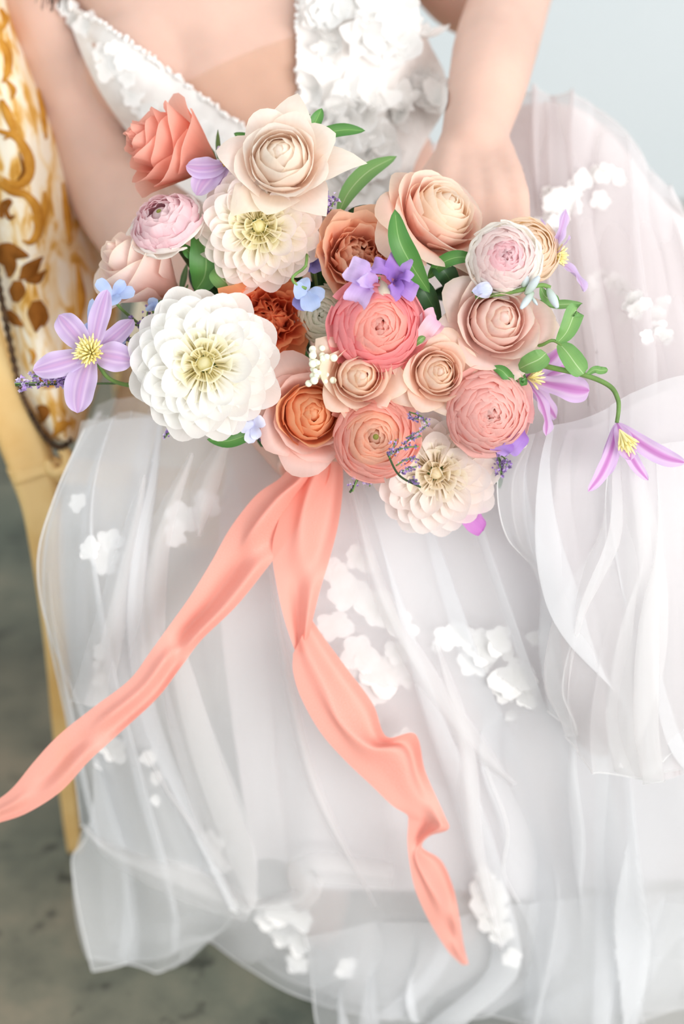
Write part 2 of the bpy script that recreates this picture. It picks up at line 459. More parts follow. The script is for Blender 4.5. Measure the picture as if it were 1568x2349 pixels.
# carved scroll under the cushion and seat rail running back under the bride
sc = []
for k in range(26):
    a = k / 25 * 4.6 - 1.2; r = 44 - k * 1.1
    sc.append(P(128 + r * math.cos(a) * 0.75, 1062 + r * math.sin(a) * 0.8, 1.72))
o = tube('carved_scroll', sc, 0.0055, M_gilt, None, 8); adopt(o, chair)
post('seat_rail', [(110, 1075, 1.735), (260, 1090, 1.74), (500, 1110, 1.74), (760, 1130, 1.735)], [60, 62, 62, 62])
# seat and the other legs, mostly under the gown
seat_c = (P(170, 1080, 1.76), P(900, 1080, 1.76))
def soft_box(name, x0, x1, y0, y1, z0, z1, mat, r=0.03):
    bm = bmesh.new()
    bmesh.ops.create_cube(bm, size=1)
    for v in bm.verts:
        v.co = ((x0 + x1) / 2 + v.co.x * (x1 - x0), (y0 + y1) / 2 + v.co.y * (y1 - y0), (z0 + z1) / 2 + v.co.z * (z1 - z0))
    bmesh.ops.bevel(bm, geom=bm.edges[:], offset=r, segments=4, affect='EDGES')
    me = bpy.data.meshes.new(name); bm.to_mesh(me); bm.free()
    for p in me.polygons: p.use_smooth = True
    me.materials.append(mat)
    o = link(name, me); adopt(o, chair); return o
soft_box('seat', -0.22, 0.30, 1.46, 1.95, 0.36, 0.46, cushion.data.materials[0])
for x, y in ((-0.24, 1.93), (0.27, 1.93), (0.27, 1.50)):
    q = np.array([(x, y, 0.36), (x, y, 0.25), (x * 1.03, y, 0.1), (x * 1.06, y, 0.0)])
    o = tube('leg', crom(q, 12), crom(np.array([[.022], [.017], [.012], [.009]]), 12)[:, 0], M_gilt, None, 10); adopt(o, chair)

# ------------------------------------------------------------------ person
bride = thing('person', 'seated bride in a white lace and tulle gown holding the bouquet', 'person', np.array([0.0, 1.42, 0.0]))
def capsule_chain(bm, pts, rads, seg=16):
    p = crom(np.array(pts, float), len(pts) * 5); r = crom(np.array(rads, float).reshape(-1, 1), len(pts) * 5)[:, 0]
    ring = tube_pts(p, r, seg)
    vs = [[bm.verts.new(c) for c in rg] for rg in ring]
    for i in range(len(vs) - 1):
        for j in range(seg):
            bm.faces.new((vs[i][j], vs[i][(j + 1) % seg], vs[i + 1][(j + 1) % seg], vs[i + 1][j]))
    bm.faces.new(vs[0][::-1]); bm.faces.new(vs[-1])
    for q, rr in ((p[0], r[0]), (p[-1], r[-1])):
        bmesh.ops.create_uvsphere(bm, u_segments=14, v_segments=9, radius=rr * 0.99, matrix=Matrix.Translation(q))
def ellipsoid(bm, c, r):
    bmesh.ops.create_uvsphere(bm, u_segments=22, v_segments=14, radius=1.0, matrix=Matrix.Translation(c) @ Matrix.Diagonal((*r, 1)))
bm = bmesh.new()
# torso: rings (centre px, depth, half width m, half depth m)
rings = [(470, -560, 1.83, .040, .045), (472, -470, 1.83, .050, .050), (485, -400, 1.82, .150, .070), (505, -280, 1.80, .172, .088), (530, -120, 1.77, .160, .100), (555, 0, 1.755, .150, .102),
         (605, 150, 1.755, .136, .096), (655, 300, 1.76, .128, .094), (690, 450, 1.775, .150, .105), (715, 600, 1.79, .172, .115), (730, 720, 1.80, .15, .10)]
rc = crom(np.array([list(P(x, y, d)) + [w, h] for x, y, d, w, h in rings]), 50)
th = np.linspace(0, 2 * math.pi, 40, endpoint=False)
front = nrm(np.array([0.0, -0.92, 0.12]))
tv = []
for q in rc:
    tv.append([bm.verts.new(q[:3] + RT * q[3] * math.copysign(abs(math.cos(a)) ** 0.85, math.cos(a)) + front * q[4] * math.copysign(abs(math.sin(a)) ** 0.9, math.sin(a))) for a in th])
for i in range(len(tv) - 1):
    for j in range(40):
        bm.faces.new((tv[i][j], tv[i][(j + 1) % 40], tv[i + 1][(j + 1) % 40], tv[i + 1][j]))
bm.faces.new(tv[0][::-1]); bm.faces.new(tv[-1])
ellipsoid(bm, P(345, 150, 1.715), (.056, .056, .056)); ellipsoid(bm, P(812, 95, 1.71), (.058, .056, .058))
# right arm (picture left): hangs beside the chair, forearm goes forward under the flowers
capsule_chain(bm, [P(180, -400, 1.81), P(40, -200, 1.79), P(95, 0, 1.765), P(170, 220, 1.755), P(238, 410, 1.75)], [.052, .049, .045, .0425, .041])
capsule_chain(bm, [P(238, 410, 1.75), P(310, 520, 1.71), P(440, 690, 1.655), P(560, 850, 1.62)], [.041, .039, .031, .024])
# left arm (picture right)
capsule_chain(bm, [P(870, -420, 1.82), P(960, -220, 1.84), P(1062, -40, 1.845), P(1150, 0, 1.82)], [.054, .050, .045, .040])
capsule_chain(bm, [P(1185, -40, 1.80), P(1160, 30, 1.745), P(1136, 110, 1.695), P(1116, 200, 1.65), P(1094, 285, 1.625), P(1088, 330, 1.61)], [.036, .0375, .0375, .034, .0295, .0285])
def hand(bm, wrist, across, along, back, s=1.0, curl=1.0, thumb=1):
    """wrist point, unit vectors; palm + five separate fingers, bent towards -back"""
    wrist, across, along, back = map(lambda v: np.asarray(v, float), (wrist, across, along, back))
    for k, off in enumerate((-.030, -.011, .009, .028)):
        ln = (.070, .078, .074, .060)[k] * s
        kn = wrist + along * (.082 - .004 * abs(k - 1.3)) * s + across * off * s + back * (.004 - .003 * abs(k - 1.5)) * s
        capsule_chain(bm, [wrist + across * off * .55 * s, wrist + along * .045 * s + across * off * .85 * s, kn], [.0155 * s, .0135 * s, .0108 * s], 10)
        d1 = nrm(along * .9 - back * .45 * curl); d2 = nrm(along * .35 - back * .95 * curl); d3 = nrm(-along * .25 * curl - back)
        a = kn + d1 * ln * .5; b = a + d2 * ln * .3; c = b + d3 * ln * .24
        capsule_chain(bm, [kn, a, b, c], [.0102 * s, .0092 * s, .0084 * s, .0072 * s], 10)
    t0 = wrist + across * -.026 * thumb * s + along * .02 * s - back * .006 * s
    t1 = t0 + nrm(across * -.6 * thumb + along * .7 - back * .35) * .042 * s
    t2 = t1 + nrm(across * -.15 * thumb + along * .8 - back * .6) * .030 * s
    capsule_chain(bm, [t0, t1, t2, t2 + nrm(along * .6 - back * .8) * .02 * s], [.015 * s, .012 * s, .0105 * s, .008 * s], 10)
wl = P(1088, 330, 1.61)
al = nrm(P(1112, 480, 1.552) - wl); ac = nrm(RT - al * (RT @ al)); bk = nrm(np.cross(ac, al)); bk = bk if bk @ -FW > 0 else -bk
hand(bm, wl, ac, al, bk, 1.0, 1.0, 1)
wr = P(560, 850, 1.62)
al = nrm(P(690, 1000, 1.60) - wr); ac = nrm(np.cross(al, -FW)); bk = nrm(np.cross(ac, al))
bk = bk if bk @ -FW < 0 else -bk
hand(bm, wr, ac, al, bk, 0.95, 1.1, 1)
# legs under the gown
for xo, kx in ((640, 700), (830, 1010)):
    capsule_chain(bm, [P(xo, 640, 1.80), P((xo + kx) / 2, 900, 1.71), P(kx, 1160, 1.645)], [.078, .068, .056])
    capsule_chain(bm, [P(kx, 1160, 1.645), P(kx + 20, 1500, 1.70), P(kx + 30, 1800, 1.80), P(kx + 30, 1990, 1.868)], [.056, .052, .036, .033])
    capsule_chain(bm, [P(kx + 30, 1990, 1.868), P(kx + 35, 2060, 1.845), P(kx + 40, 2130, 1.828)], [.033, .028, .020])
me = bpy.data.meshes.new('body'); bm.to_mesh(me); bm.free()
body = link('body', me)
md = body.modifiers.new('r', 'REMESH'); md.mode = 'VOXEL'; md.voxel_size = 0.0042
m2 = body.modifiers.new('s', 'SMOOTH'); m2.factor = 0.5; m2.iterations = 6
dg = bpy.context.evaluated_depsgraph_get()
me2 = bpy.data.meshes.new_from_object(body.evaluated_get(dg))
body.modifiers.clear(); body.data = me2; me2.name = 'body'
me2.materials.clear(); me2.materials.append(M_skin)
for p in me2.polygons: p.use_smooth = True
adopt(body, bride)
bverts = np.zeros(len(me2.vertices) * 3); me2.vertices.foreach_get('co', bverts); bverts = bverts.reshape(-1, 3)
body_bvh = BVHTree.FromPolygons([tuple(v) for v in bverts], [tuple(p.vertices) for p in me2.polygons])
def bodyp(x, y, lift):
    dr = nrm(P(x, y, 1.0) - CAM)
    h, n, i, dist = body_bvh.ray_cast(Vector(CAM), Vector(dr))
    dmax = 1.84
    if h is not None and (Vector(h) - Vector(CAM)).dot(Vector(FW)) < dmax:
        return np.array(h) - dr * lift
    return P(x, y, 1.725) - dr * lift

# bodice: left panel, right panel (image polygons laid on the body, lifted off the skin)
def panel(name, rows, lift, nu=30, nv=20, mat=M_bodice):
    """smooth cloth over the torso: depths sampled on a coarse grid, then smoothed"""
    w = np.array([[list(c) for c in r] for r in rows], float)
    g = np.swapaxes(crom(np.swapaxes(crom(w, nu), 0, 1), nv), 0, 1)
    p = np.zeros((nu, nv, 3)); dep = np.zeros((nu, nv))
    for i in range(nu):
        for j in range(nv):
            q = bodyp(g[i, j, 0], g[i, j, 1], lift)
            dep[i, j] = (q - CAM) @ FW
    raw = dep.copy()
    for _ in range(3):
        e = np.pad(dep, 1, mode='edge')
        dep = (e[:-2, 1:-1] + e[2:, 1:-1] + e[1:-1, :-2] + e[1:-1, 2:] + e[1:-1, 1:-1]) / 5
    dep = np.minimum(dep, raw)
    for i in range(nu):
        for j in range(nv):
            p[i, j] = P(g[i, j, 0], g[i, j, 1], dep[i, j])
    o = grid_obj(name, p, mat); adopt(o, bride)
    b = BVHTree.FromPolygons([tuple(v) for v in p.reshape(-1, 3)], [tuple(int(k) for k in f) for f in grid_faces(nu, nv)])
    return o, b, p
neckL = [(160, -430), (135, -300), (122, -180), (140, -60), (158, 12), (262, 72), (392, 165), (497, 245), (600, 318), (680, 400)]
outL = [(110, -430), (78, -300), (60, -180), (118, -60), (150, 20), (182, 110), (232, 215), (308, 322), (400, 420), (520, 500)]
rows = [[(a[0] * (1 - k) + b[0] * k, a[1] * (1 - k) + b[1] * k) for k in (0, .33, .66, 1)] for a, b in zip(outL, neckL)]
bodL, bvL, ptsL = panel('bodice', rows, 0.007)
bodL['label'] = 'sheer ivory bodice cup with a beaded neckline'
neckR = [(800, -430), (745, -300), (700, -180), (688, -60), (684, 20), (680, 100), (683, 170), (692, 240), (706, 300), (720, 380), (730, 480)]
outR = [(860, -430), (905, -300), (930, -180), (940, -60), (955, 20), (985, 100), (1020, 170), (1025, 240), (990, 300), (950, 380), (920, 500)]
rows = [[(a[0] * (1 - k) + b[0] * k, a[1] * (1 - k) + b[1] * k) for k in (0, .25, .5, .75, 1)] for a, b in zip(neckR, outR)]
bodR, bvR, ptsR = panel('bodice', rows, 0.008)
bodR['label'] = 'bodice cup covered in three dimensional white lace blossoms'
# illusion mesh insert across the middle
rows = [[(400, 205), (500, 150), (600, 108), (690, 78)], [(450, 235), (540, 200), (620, 170), (690, 160)], [(520, 275), (580, 262), (640, 250), (692, 240)], [(600, 330), (640, 330), (670, 330), (705, 330)]]
M_nude = tulle_mat('nude_mesh', (226, 188, 150), 0.2)
ill, _, _ = panel('illusion_insert', rows, 0.0035, 16, 14, M_nude); ill['label'] = 'nude sheer mesh filling the deep neckline'

def sphere_mesh(name, r, mat, u=10, v=7):
    bm = bmesh.new(); bmesh.ops.create_uvsphere(bm, u_segments=u, v_segments=v, radius=r)
    me = bpy.data.meshes.new(name); bm.to_mesh(me); bm.free()
    for p in me.polygons: p.use_smooth = True
    me.materials.append(mat); return me
bead_me = sphere_mesh('bead', 0.0022, M_bead)
def beads(line, par, step, jit=0.0012):
    L = crom(np.array([list(p) for p in line]), 400)
    acc = np.concatenate([[0], np.cumsum(np.linalg.norm(np.diff(L, axis=0), axis=1))])
    for s in np.arange(0, acc[-1], step):
        i = np.searchsorted(acc, s); i = min(i, 399)
        b = link('bead', bead_me); adopt(b, par)
        q = L[i] - FW * 0.003 + rng.normal(0, jit, 3)
        b.matrix_basis = Matrix.Translation(q) @ Matrix.Scale(float(rng.uniform(.6, 1.15)), 4)
beads(ptsL[:, -1], bodL, 0.0034)
beads(ptsR[:, 0], bodR, 0.0036)
# lace blossom meshes shared by bodice and skirt
def blossom_mesh(name, npet, lift, mat, seed, size=1.0, point=False):
    r = np.random.default_rng(seed); parts = []
    for k in range(npet):
        a = 2 * math.pi * k / npet + r.normal(0, .18); ln = size * r.uniform(.72, 1.15)
        s = np.linspace(0, 1, 6)[:, None]; t = np.linspace(-1, 1, 5)[None, :]
        w = (np.sin(np.pi * np.clip(s, .04, .97) ** .75) ** (.8 if point else .42)) * (.42 if point else .47) * ln
        x = s * ln + 0 * t; y = t * w; z = lift * ln * (s ** 2) * r.uniform(.4, 1.4) + (.18 if lift > .2 else .05) * ln * (t ** 2) * w / .4 * (r.uniform(-.3, 1)) + .03 * ln * np.sin(7 * s + 3 * t + a)
        ca, sa = math.cos(a), math.sin(a)
        parts.append((np.stack([x * ca - y * sa, x * sa + y * ca, z + 0 * t], -1), False))
    v, f, u = join_parts(parts)
    o = mesh_obj(name, v, f, mat, None, u); me = o.data
    bpy.data.objects.remove(o); return me
bl_flat = [blossom_mesh('lace_blossom', 5, .03, M_lace, 20 + k) for k in range(3)]
bl_up = [blossom_mesh('lace_blossom', 6, .5, M_lace, 40 + k, 1.0, k % 2 == 0) for k in range(4)]
lf_me = blossom_mesh('lace_leaf', 1, .1, M_lace, 60, 1.0, True)
def place_blossom(me, p, n, size, par, name='lace_blossom', roll=None):
    b = link(name, me); adopt(b, par)
    b.matrix_basis = frame(n, p, rng.uniform(0, 6.28) if roll is None else roll) @ Matrix.Scale(size, 4)
    return b
for k in range(95):
    u, v = rng.uniform(0.02, .98), rng.uniform(0.1, 1)
    i, j = int(v * 29), int(u * 19)
    if u < .12 or v < .3 and (u < .25 or u > .8): continue
    p = ptsR[i, j]; n = nrm(-FW + .5 * UP * 0 + rng.normal(0, .35, 3))
    place_blossom(bl_up[k % 4], p - FW * rng.uniform(.001, .010), n, rng.uniform(.013, .025), bodR)
for k in range(26):
    i, j = rng.integers(13, 27), rng.integers(4, 14)
    p = ptsL[i, j]; place_blossom(bl_flat[k % 3], p - FW * .002, nrm(-FW + rng.normal(0, .12, 3)), rng.uniform(.008, .013), bodL)
# hair wisp
M_hair = plain('hair', (60, 38, 28), 0.45, 0.4)
hp = []
for k in range(26):
    x0 = rng.uniform(95, 150)
    q = crom(np.array([P(x0 - 20, -420, 1.70), P(x0, -200, 1.675), P(x0 + 6, -60, 1.67), P(x0 + rng.uniform(-25, 20), rng.uniform(-5, 30), 1.672)]), 12)
    hp.append((tube_pts(q, np.linspace(.0009, .0003, 12), 5), True))
v, f, u = join_parts(hp); o = mesh_obj('hair_lock', v, f, M_hair, None, u); adopt(o, bride); o['kind'] = 'stuff'; o['label'] = 'dark ends of a lock of hair'

# ------------------------------------------------------------------ gown skirt
def hem_d(y): return dfloor(y, 0.004)
lin_rows = [
    [(560, 900, 1.74), (600, 850, 1.73), (680, 700, 1.73), (820, 470, 1.735), (980, 340, 1.75), (1150, 255, 1.80), (1310, 246, 1.80), (1420, 325, 1.775), (1525, 465, 1.745), (1730, 630, 1.735)],
    [(540, 990, 1.68), (600, 985, 1.66), (690, 900, 1.65), (800, 760, 1.655), (1000, 620, 1.67), (1190, 480, 1.71), (1350, 490, 1.70), (1480, 570, 1.68), (1610, 700, 1.66), (1780, 860, 1.665)],
    [(530, 1090, 1.65), (600, 1100, 1.62), (700, 1080, 1.605), (800, 1010, 1.60), (1000, 920, 1.60), (1200, 850, 1.615), (1380, 830, 1.605), (1510, 880, 1.595), (1640, 960, 1.595), (1800, 1100, 1.61)],
    [(520, 1250, 1.645), (590, 1280, 1.615), (690, 1290, 1.598), (800, 1270, 1.59), (1000, 1230, 1.585), (1190, 1190, 1.575), (1370, 1170, 1.56), (1520, 1180, 1.55), (1650, 1220, 1.55), (1810, 1300, 1.57)],
    [(520, 1500, 1.68), (590, 1530, 1.65), (700, 1540, 1.632), (800, 1540, 1.625), (1000, 1520, 1.615), (1190, 1500, 1.605), (1370, 1490, 1.595), (1520, 1490, 1.59), (1660, 1500, 1.59), (1820, 1520, 1.60)],
    [(540, 1750, 1.73), (600, 1780, 1.70), (700, 1790, 1.69), (800, 1790, 1.68), (1000, 1780, 1.67), (1190, 1770, 1.665), (1370, 1760, 1.66), (1520, 1760, 1.655), (1660, 1770, 1.655), (1820, 1780, 1.66)],
    [(580, 1940, 1.79), (630, 1975, 1.77), (720, 2010, 1.758), (800, 2030, 1.75), (1000, 2040, 1.745), (1190, 2050, 1.74), (1370, 2050, 1.735), (1500, 2030, 1.73), (1600, 2000, 1.72), (1720, 1990, 1.72)],
]
lp = sheet_pts(lin_rows, 90, 130, folds(4, .012, 3, .4, (.15, 1.0), 1.5, .05))
lining = grid_obj('skirt', lp, M_lining); adopt(lining, bride); lining['label'] = 'opaque ivory lining of the full skirt'
skirt_bvh = BVHTree.FromPolygons([tuple(v) for v in lp.reshape(-1, 3)], [tuple(int(k) for k in f) for f in grid_faces(90, 130)])

def tulle(name, rows, nu, nv, fold, mat, hems='', lab=None, hemr=.0008):
    p = sheet_pts(rows, nu, nv, fold)
    z = p[..., 2]; p[..., 2] = np.where(z < 0.004, 0.004 + 0.15 * (0.004 - z).clip(0, .03), z)
    o = grid_obj(name, p, mat); adopt(o, bride)
    if lab: o['label'] = lab
    lines = {'b': p[-1], 'l': p[:, 0], 'r': p[:, -1], 't': p[0]}
    for h in hems:
        t = tube('rolled_hem', lines[h], hemr, M_hem, None, 6); t.parent = o
    return o, p
def shift(rows, dx=0, dy=0, dd=0):
    return [[(x + dx, y + dy, d + dd) for x, y, d in r] for r in rows]
# front curtain of tulle, from lap to floor
front = [
    [(190, 985, 1.625), (300, 965, 1.62), (430, 960, 1.615), (560, 985, 1.61), (680, 1020, 1.60), (800, 1040, 1.59), (930, 1040, 1.59), (1080, 1020, 1.58), (1250, 1000, 1.565), (1420, 980, 1.55), (1640, 960, 1.55)],
    [(128, 1140, 1.605), (260, 1130, 1.595), (400, 1130, 1.585), (550, 1150, 1.58), (690, 1170, 1.575), (830, 1180, 1.57), (980, 1180, 1.565), (1130, 1160, 1.56), (1290, 1140, 1.545), (1450, 1130, 1.535), (1660, 1120, 1.54)],
    [(106, 1290, 1.61), (240, 1300, 1.59), (380, 1310, 1.58), (540, 1320, 1.575), (700, 1330, 1.57), (860, 1330, 1.565), (1010, 1330, 1.56), (1170, 1320, 1.555), (1330, 1310, 1.545), (1480, 1310, 1.54), (1680, 1300, 1.545)],
    [(120, 1520, 1.65), (250, 1550, 1.625), (390, 1570, 1.61), (560, 1580, 1.605), (720, 1590, 1.60), (900, 1590, 1.595), (1060, 1580, 1.59), (1220, 1570, 1.585), (1370, 1560, 1.58), (1520, 1560, 1.575), (1700, 1560, 1.58)],
    [(150, 1720, 1.70), (280, 1770, 1.685), (430, 1790, 1.67), (600, 1800, 1.66), (770, 1810, 1.655), (940, 1810, 1.65), (1110, 1800, 1.645), (1270, 1800, 1.64), (1420, 1790, 1.635), (1560, 1790, 1.63), (1720, 1790, 1.635)],
    [(180, 1900, 1.755), (310, 1950, 1.74), (460, 1970, 1.73), (640, 1990, 1.72), (810, 2010, 1.715), (980, 2020, 1.71), (1150, 2030, 1.705), (1310, 2030, 1.70), (1450, 2020, 1.695), (1590, 2000, 1.69), (1740, 1990, 1.69)],
    [(182, 1985, 1.785), (320, 2060, 1.77), (470, 2090, 1.765), (650, 2130, 1.76), (820, 2180, 1.755), (990, 2200, 1.75), (1160, 2210, 1.745), (1320, 2210, 1.74), (1460, 2190, 1.735), (1590, 2150, 1.735), (1740, 2120, 1.735)],
    [(210, 2225, hem_d(2225)), (330, 2208, hem_d(2208)), (455, 2172, hem_d(2172)), (560, 2225, hem_d(2225)), (720, 2295, hem_d(2295)), (860, 2345, hem_d(2345)), (1010, 2335, hem_d(2335)), (1160, 2330, hem_d(2330)), (1330, 2365, hem_d(2365)), (1500, 2330, hem_d(2330)), (1760, 2260, hem_d(2260))],
]
T1, p1 = tulle('tulle_layer', front, 110, 240, folds(4.5, .016, 11, 1.5, (.45, 1.0), 1.5, .10), M_tulle, 'lb', 'outer tulle layer falling from lap to floor')
T2, p2 = tulle('tulle_layer', shift(front, 10, -20, .012), 100, 220, folds(3.5, .018, 12, 1.5, (.4, 1.0), 1.5, -.10), M_tulle, 'b', 'second tulle layer of the skirt')
T3, p3 = tulle('tulle_layer', shift(front, 34, -60, .024), 100, 200, folds(5, .014, 13, 1.2, (.4, 1.0), 1.5, .16), M_tulle_thin, '', 'inner tulle layer of the skirt')

# pooled hem on the floor, bottom right
pool = [
    [(700, 2150, 1.755), (850, 2120, 1.74), (1000, 2110, 1.73), (1150, 2080, 1.72), (1300, 2060, 1.71), (1450, 2050, 1.71), (1620, 2040, 1.71)],
    [(715, 2230, 1.78), (860, 2230, 1.765), (1010, 2230, 1.755), (1160, 2220, 1.745), (1310, 2200, 1.735), (1460, 2180, 1.73), (1620, 2150, 1.735)],
    [(735, 2345, hem_d(2352)), (860, 2380, hem_d(2385)), (1010, 2330, hem_d(2335)), (1190, 2325, hem_d(2330)), (1320, 2400, hem_d(2400)), (1470, 2400, hem_d(2400)), (1640, 2330, hem_d(2330))],
    [(760, 2440, hem_d(2440)), (880, 2470, hem_d(2470)), (1030, 2400, hem_d(2400)), (1200, 2370, hem_d(2370)), (1330, 2480, hem_d(2480)), (1480, 2480, hem_d(2480)), (1660, 2400, hem_d(2400))],
]
T4, p4 = tulle('tulle_layer', pool, 50, 140, folds(4, .014, 21, 1.4, (.4, 1.0), 1.5, .1), M_tulle, 'lb', 'tulle pooling on the floor at the hem')
# big swag of tulle over the right knee, nearest the camera
swag = [
    [(1175, 1010, 1.50), (1260, 985, 1.495), (1350, 955, 1.49), (1450, 900, 1.49), (1560, 860, 1.495), (1700, 850, 1.51)],
    [(1142, 1100, 1.495), (1240, 1090, 1.485), (1340, 1080, 1.48), (1450, 1070, 1.478), (1570, 1060, 1.485), (1720, 1060, 1.50)],
    [(1160, 1240, 1.51), (1250, 1250, 1.495), (1350, 1260, 1.488), (1460, 1270, 1.486), (1580, 1280, 1.49), (1730, 1290, 1.51)],
    [(1238, 1345, 1.535), (1300, 1400, 1.515), (1380, 1430, 1.505), (1480, 1450, 1.50), (1590, 1460, 1.505), (1740, 1470, 1.52)],
    [(1262, 1480, 1.555), (1320, 1540, 1.535), (1400, 1580, 1.525), (1490, 1600, 1.52), (1600, 1600, 1.525), (1750, 1600, 1.54)],
    [(1262, 1600, 1.58), (1330, 1680, 1.56), (1410, 1740, 1.55), (1495, 1770, 1.545), (1600, 1720, 1.55), (1750, 1680, 1.56)],
]
T5, p5 = tulle('tulle_layer', swag, 80, 140, folds(3, .017, 31, 1.5, (.35, 1.0), 1.5, .12), M_tulle, 'lb', hemr=.0006, lab='tulle swag draped over the knee beside the hanging clematis')
T6, p6 = tulle('tulle_layer', shift(swag, 30, 14, .016), 70, 120, folds(3.4, .016, 32, 1.4, (.4, 1.0), 1.5, -.10), M_tulle_pink, 'l', 'blush under layer of the tulle swag')
swag2 = [
    [(1405, 1060, 1.474), (1450, 1040, 1.47), (1510, 1020, 1.47), (1590, 1010, 1.475), (1720, 1010, 1.49)],
    [(1388, 1230, 1.476), (1440, 1240, 1.47), (1510, 1250, 1.468), (1590, 1250, 1.474), (1730, 1250, 1.49)],
    [(1292, 1400, 1.502), (1370, 1430, 1.488), (1470, 1450, 1.482), (1590, 1440, 1.486), (1730, 1420, 1.50)],
    [(1245, 1585, 1.535), (1340, 1625, 1.515), (1450, 1645, 1.505), (1580, 1600, 1.505), (1740, 1560, 1.515)],
    [(1285, 1692, 1.56), (1370, 1752, 1.54), (1470, 1785, 1.53), (1570, 1715, 1.53), (1740, 1640, 1.535)],
]
T11, p11 = tulle('tulle_layer', swag2, 80, 110, folds(2.6, .012, 35, 1.4, (.3, 1.0), 1.5, .2), M_tulle_thin, 'lb', hemr=.0006, lab='upper loop of tulle over the knee swag')
low = [
    [(1120, 1560, 1.60), (1220, 1600, 1.585), (1330, 1640, 1.575), (1450, 1680, 1.57), (1570, 1690, 1.57), (1720, 1690, 1.575)],
    [(1100, 1720, 1.63), (1210, 1760, 1.615), (1330, 1790, 1.60), (1450, 1810, 1.595), (1570, 1820, 1.595), (1730, 1820, 1.60)],
    [(1180, 1900, 1.67), (1260, 1930, 1.66), (1360, 1960, 1.65), (1460, 1970, 1.64), (1570, 1970, 1.64), (1740, 1960, 1.64)],
    [(1210, 2080, 1.71), (1290, 2110, 1.70), (1390, 2120, 1.695), (1480, 2110, 1.69), (1560, 2070, 1.69), (1720, 2040, 1.69)],
    [(1190, 2330, hem_d(2330)), (1280, 2400, hem_d(2400)), (1390, 2420, hem_d(2420)), (1480, 2350, hem_d(2350)), (1545, 2150, 1.74), (1700, 2080, 1.74)],
]
T7, p7 = tulle('tulle_layer', low, 70, 120, folds(3, .016, 33, 1.4, (.4, 1.0), 1.5, -.12), M_tulle, 'lb', 'lower tulle flounce at the foot of the gown')
# left side drape past the chair leg
side = [
    [(205, 960, 1.66), (250, 950, 1.65), (310, 950, 1.63), (380, 960, 1.62)],
    [(150, 1080, 1.645), (200, 1080, 1.62), (280, 1090, 1.60), (370, 1100, 1.59)],
    [(110, 1230, 1.64), (170, 1230, 1.61), (260, 1240, 1.59), (350, 1260, 1.575)],
    [(110, 1420, 1.66), (160, 1430, 1.635), (250, 1440, 1.61), (340, 1470, 1.60)],
    [(148, 1660, 1.71), (200, 1660, 1.69), (290, 1680, 1.67), (380, 1700, 1.655)],
    [(184, 1890, 1.765), (270, 1935, 1.745), (400, 1980, 1.73), (570, 2085, 1.735)],
]
T8, p8 = tulle('tulle_layer', side, 80, 60, folds(2.4, .010, 41, 1.5, (.6, 1.0)), M_tulle, 'lb', 'side tulle panel beside the gilded chair leg')
# train over the hip at the back right
hip = [
    [(1100, 225, 1.78), (1200, 214, 1.775), (1320, 226, 1.765), (1425, 296, 1.735), (1538, 440, 1.70), (1720, 600, 1.69)],
    [(1110, 330, 1.74), (1210, 320, 1.73), (1320, 330, 1.715), (1430, 410, 1.695), (1550, 530, 1.67), (1730, 680, 1.67)],
    [(1120, 470, 1.69), (1220, 470, 1.68), (1330, 490, 1.665), (1450, 560, 1.645), (1580, 650, 1.625), (1750, 780, 1.63)],
    [(1130, 640, 1.64), (1240, 650, 1.625), (1350, 680, 1.61), (1470, 720, 1.595), (1600, 780, 1.585), (1770, 880, 1.59)],
    [(1140, 830, 1.595), (1250, 840, 1.58), (1370, 850, 1.565), (1490, 880, 1.55), (1620, 920, 1.545), (1780, 1000, 1.555)],
    [(1150, 1010, 1.57), (1260, 1020, 1.555), (1380, 1020, 1.54), (1500, 1030, 1.525), (1630, 1050, 1.525), (1790, 1100, 1.535)],
]
T9, p9 = tulle('tulle_layer', hip, 80, 110, folds(5, .010, 51, 1.0, (.7, 1.0)), M_tulle_pink, 't', 'blush tulle bunched over the hip behind the hand')
T10, p10 = tulle('tulle_layer', shift(hip, 12, 26, -.012), 80, 110, folds(4, .013, 52, 1.2, (.8, 1.0)), M_tulle_hip, '', 'outer veil of tulle over the hip')

T1_bvh = BVHTree.FromPolygons([tuple(v) for v in p1.reshape(-1, 3)], [tuple(int(k) for k in f) for f in grid_faces(*p1.shape[:2])])
T5_bvh = BVHTree.FromPolygons([tuple(v) for v in p5.reshape(-1, 3)], [tuple(int(k) for k in f) for f in grid_faces(*p5.shape[:2])])
def pleat(path, wid, bvh, par, lift=.010):
    # a doubled fold of net lying on the layer below it
    n = 46
    q = crom(np.array(path, float), n); w = crom(np.array(wid, float).reshape(-1, 1), n)[:, 0]
    dep = np.array([(on(bvh, x, y, 0, 9.0)[0] - CAM) @ FW for x, y in q])
    ok = np.where(dep < 5)[0]
    dep = np.interp(np.arange(n), ok, dep[ok])
    for _ in range(30):
        e = np.pad(dep, 1, mode='edge'); dep = np.minimum((e[:-2] + e[2:] + dep) / 3, dep + .004)
    dep -= lift
    t = nrm(np.gradient(q, axis=0)); sd = np.stack([-t[:, 1], t[:, 0]], -1)
    def strip(k0, k1, dz):
        cols = []
        for k in np.linspace(k0, k1, 7):
            cols.append([P(*(q[i] + sd[i] * w[i] * k * .5), dep[i] - dz * (1 - k * k) + .004 * k * k) for i in range(n)])
        return np.swapaxes(np.array(cols), 0, 1)
    o = grid_obj('tulle_fold', strip(-1, 1, .008), M_tulle_thin); adopt(o, par)
    o2 = grid_obj('tulle_fold', strip(-1, .3, .003), M_tulle_thin); adopt(o2, par)
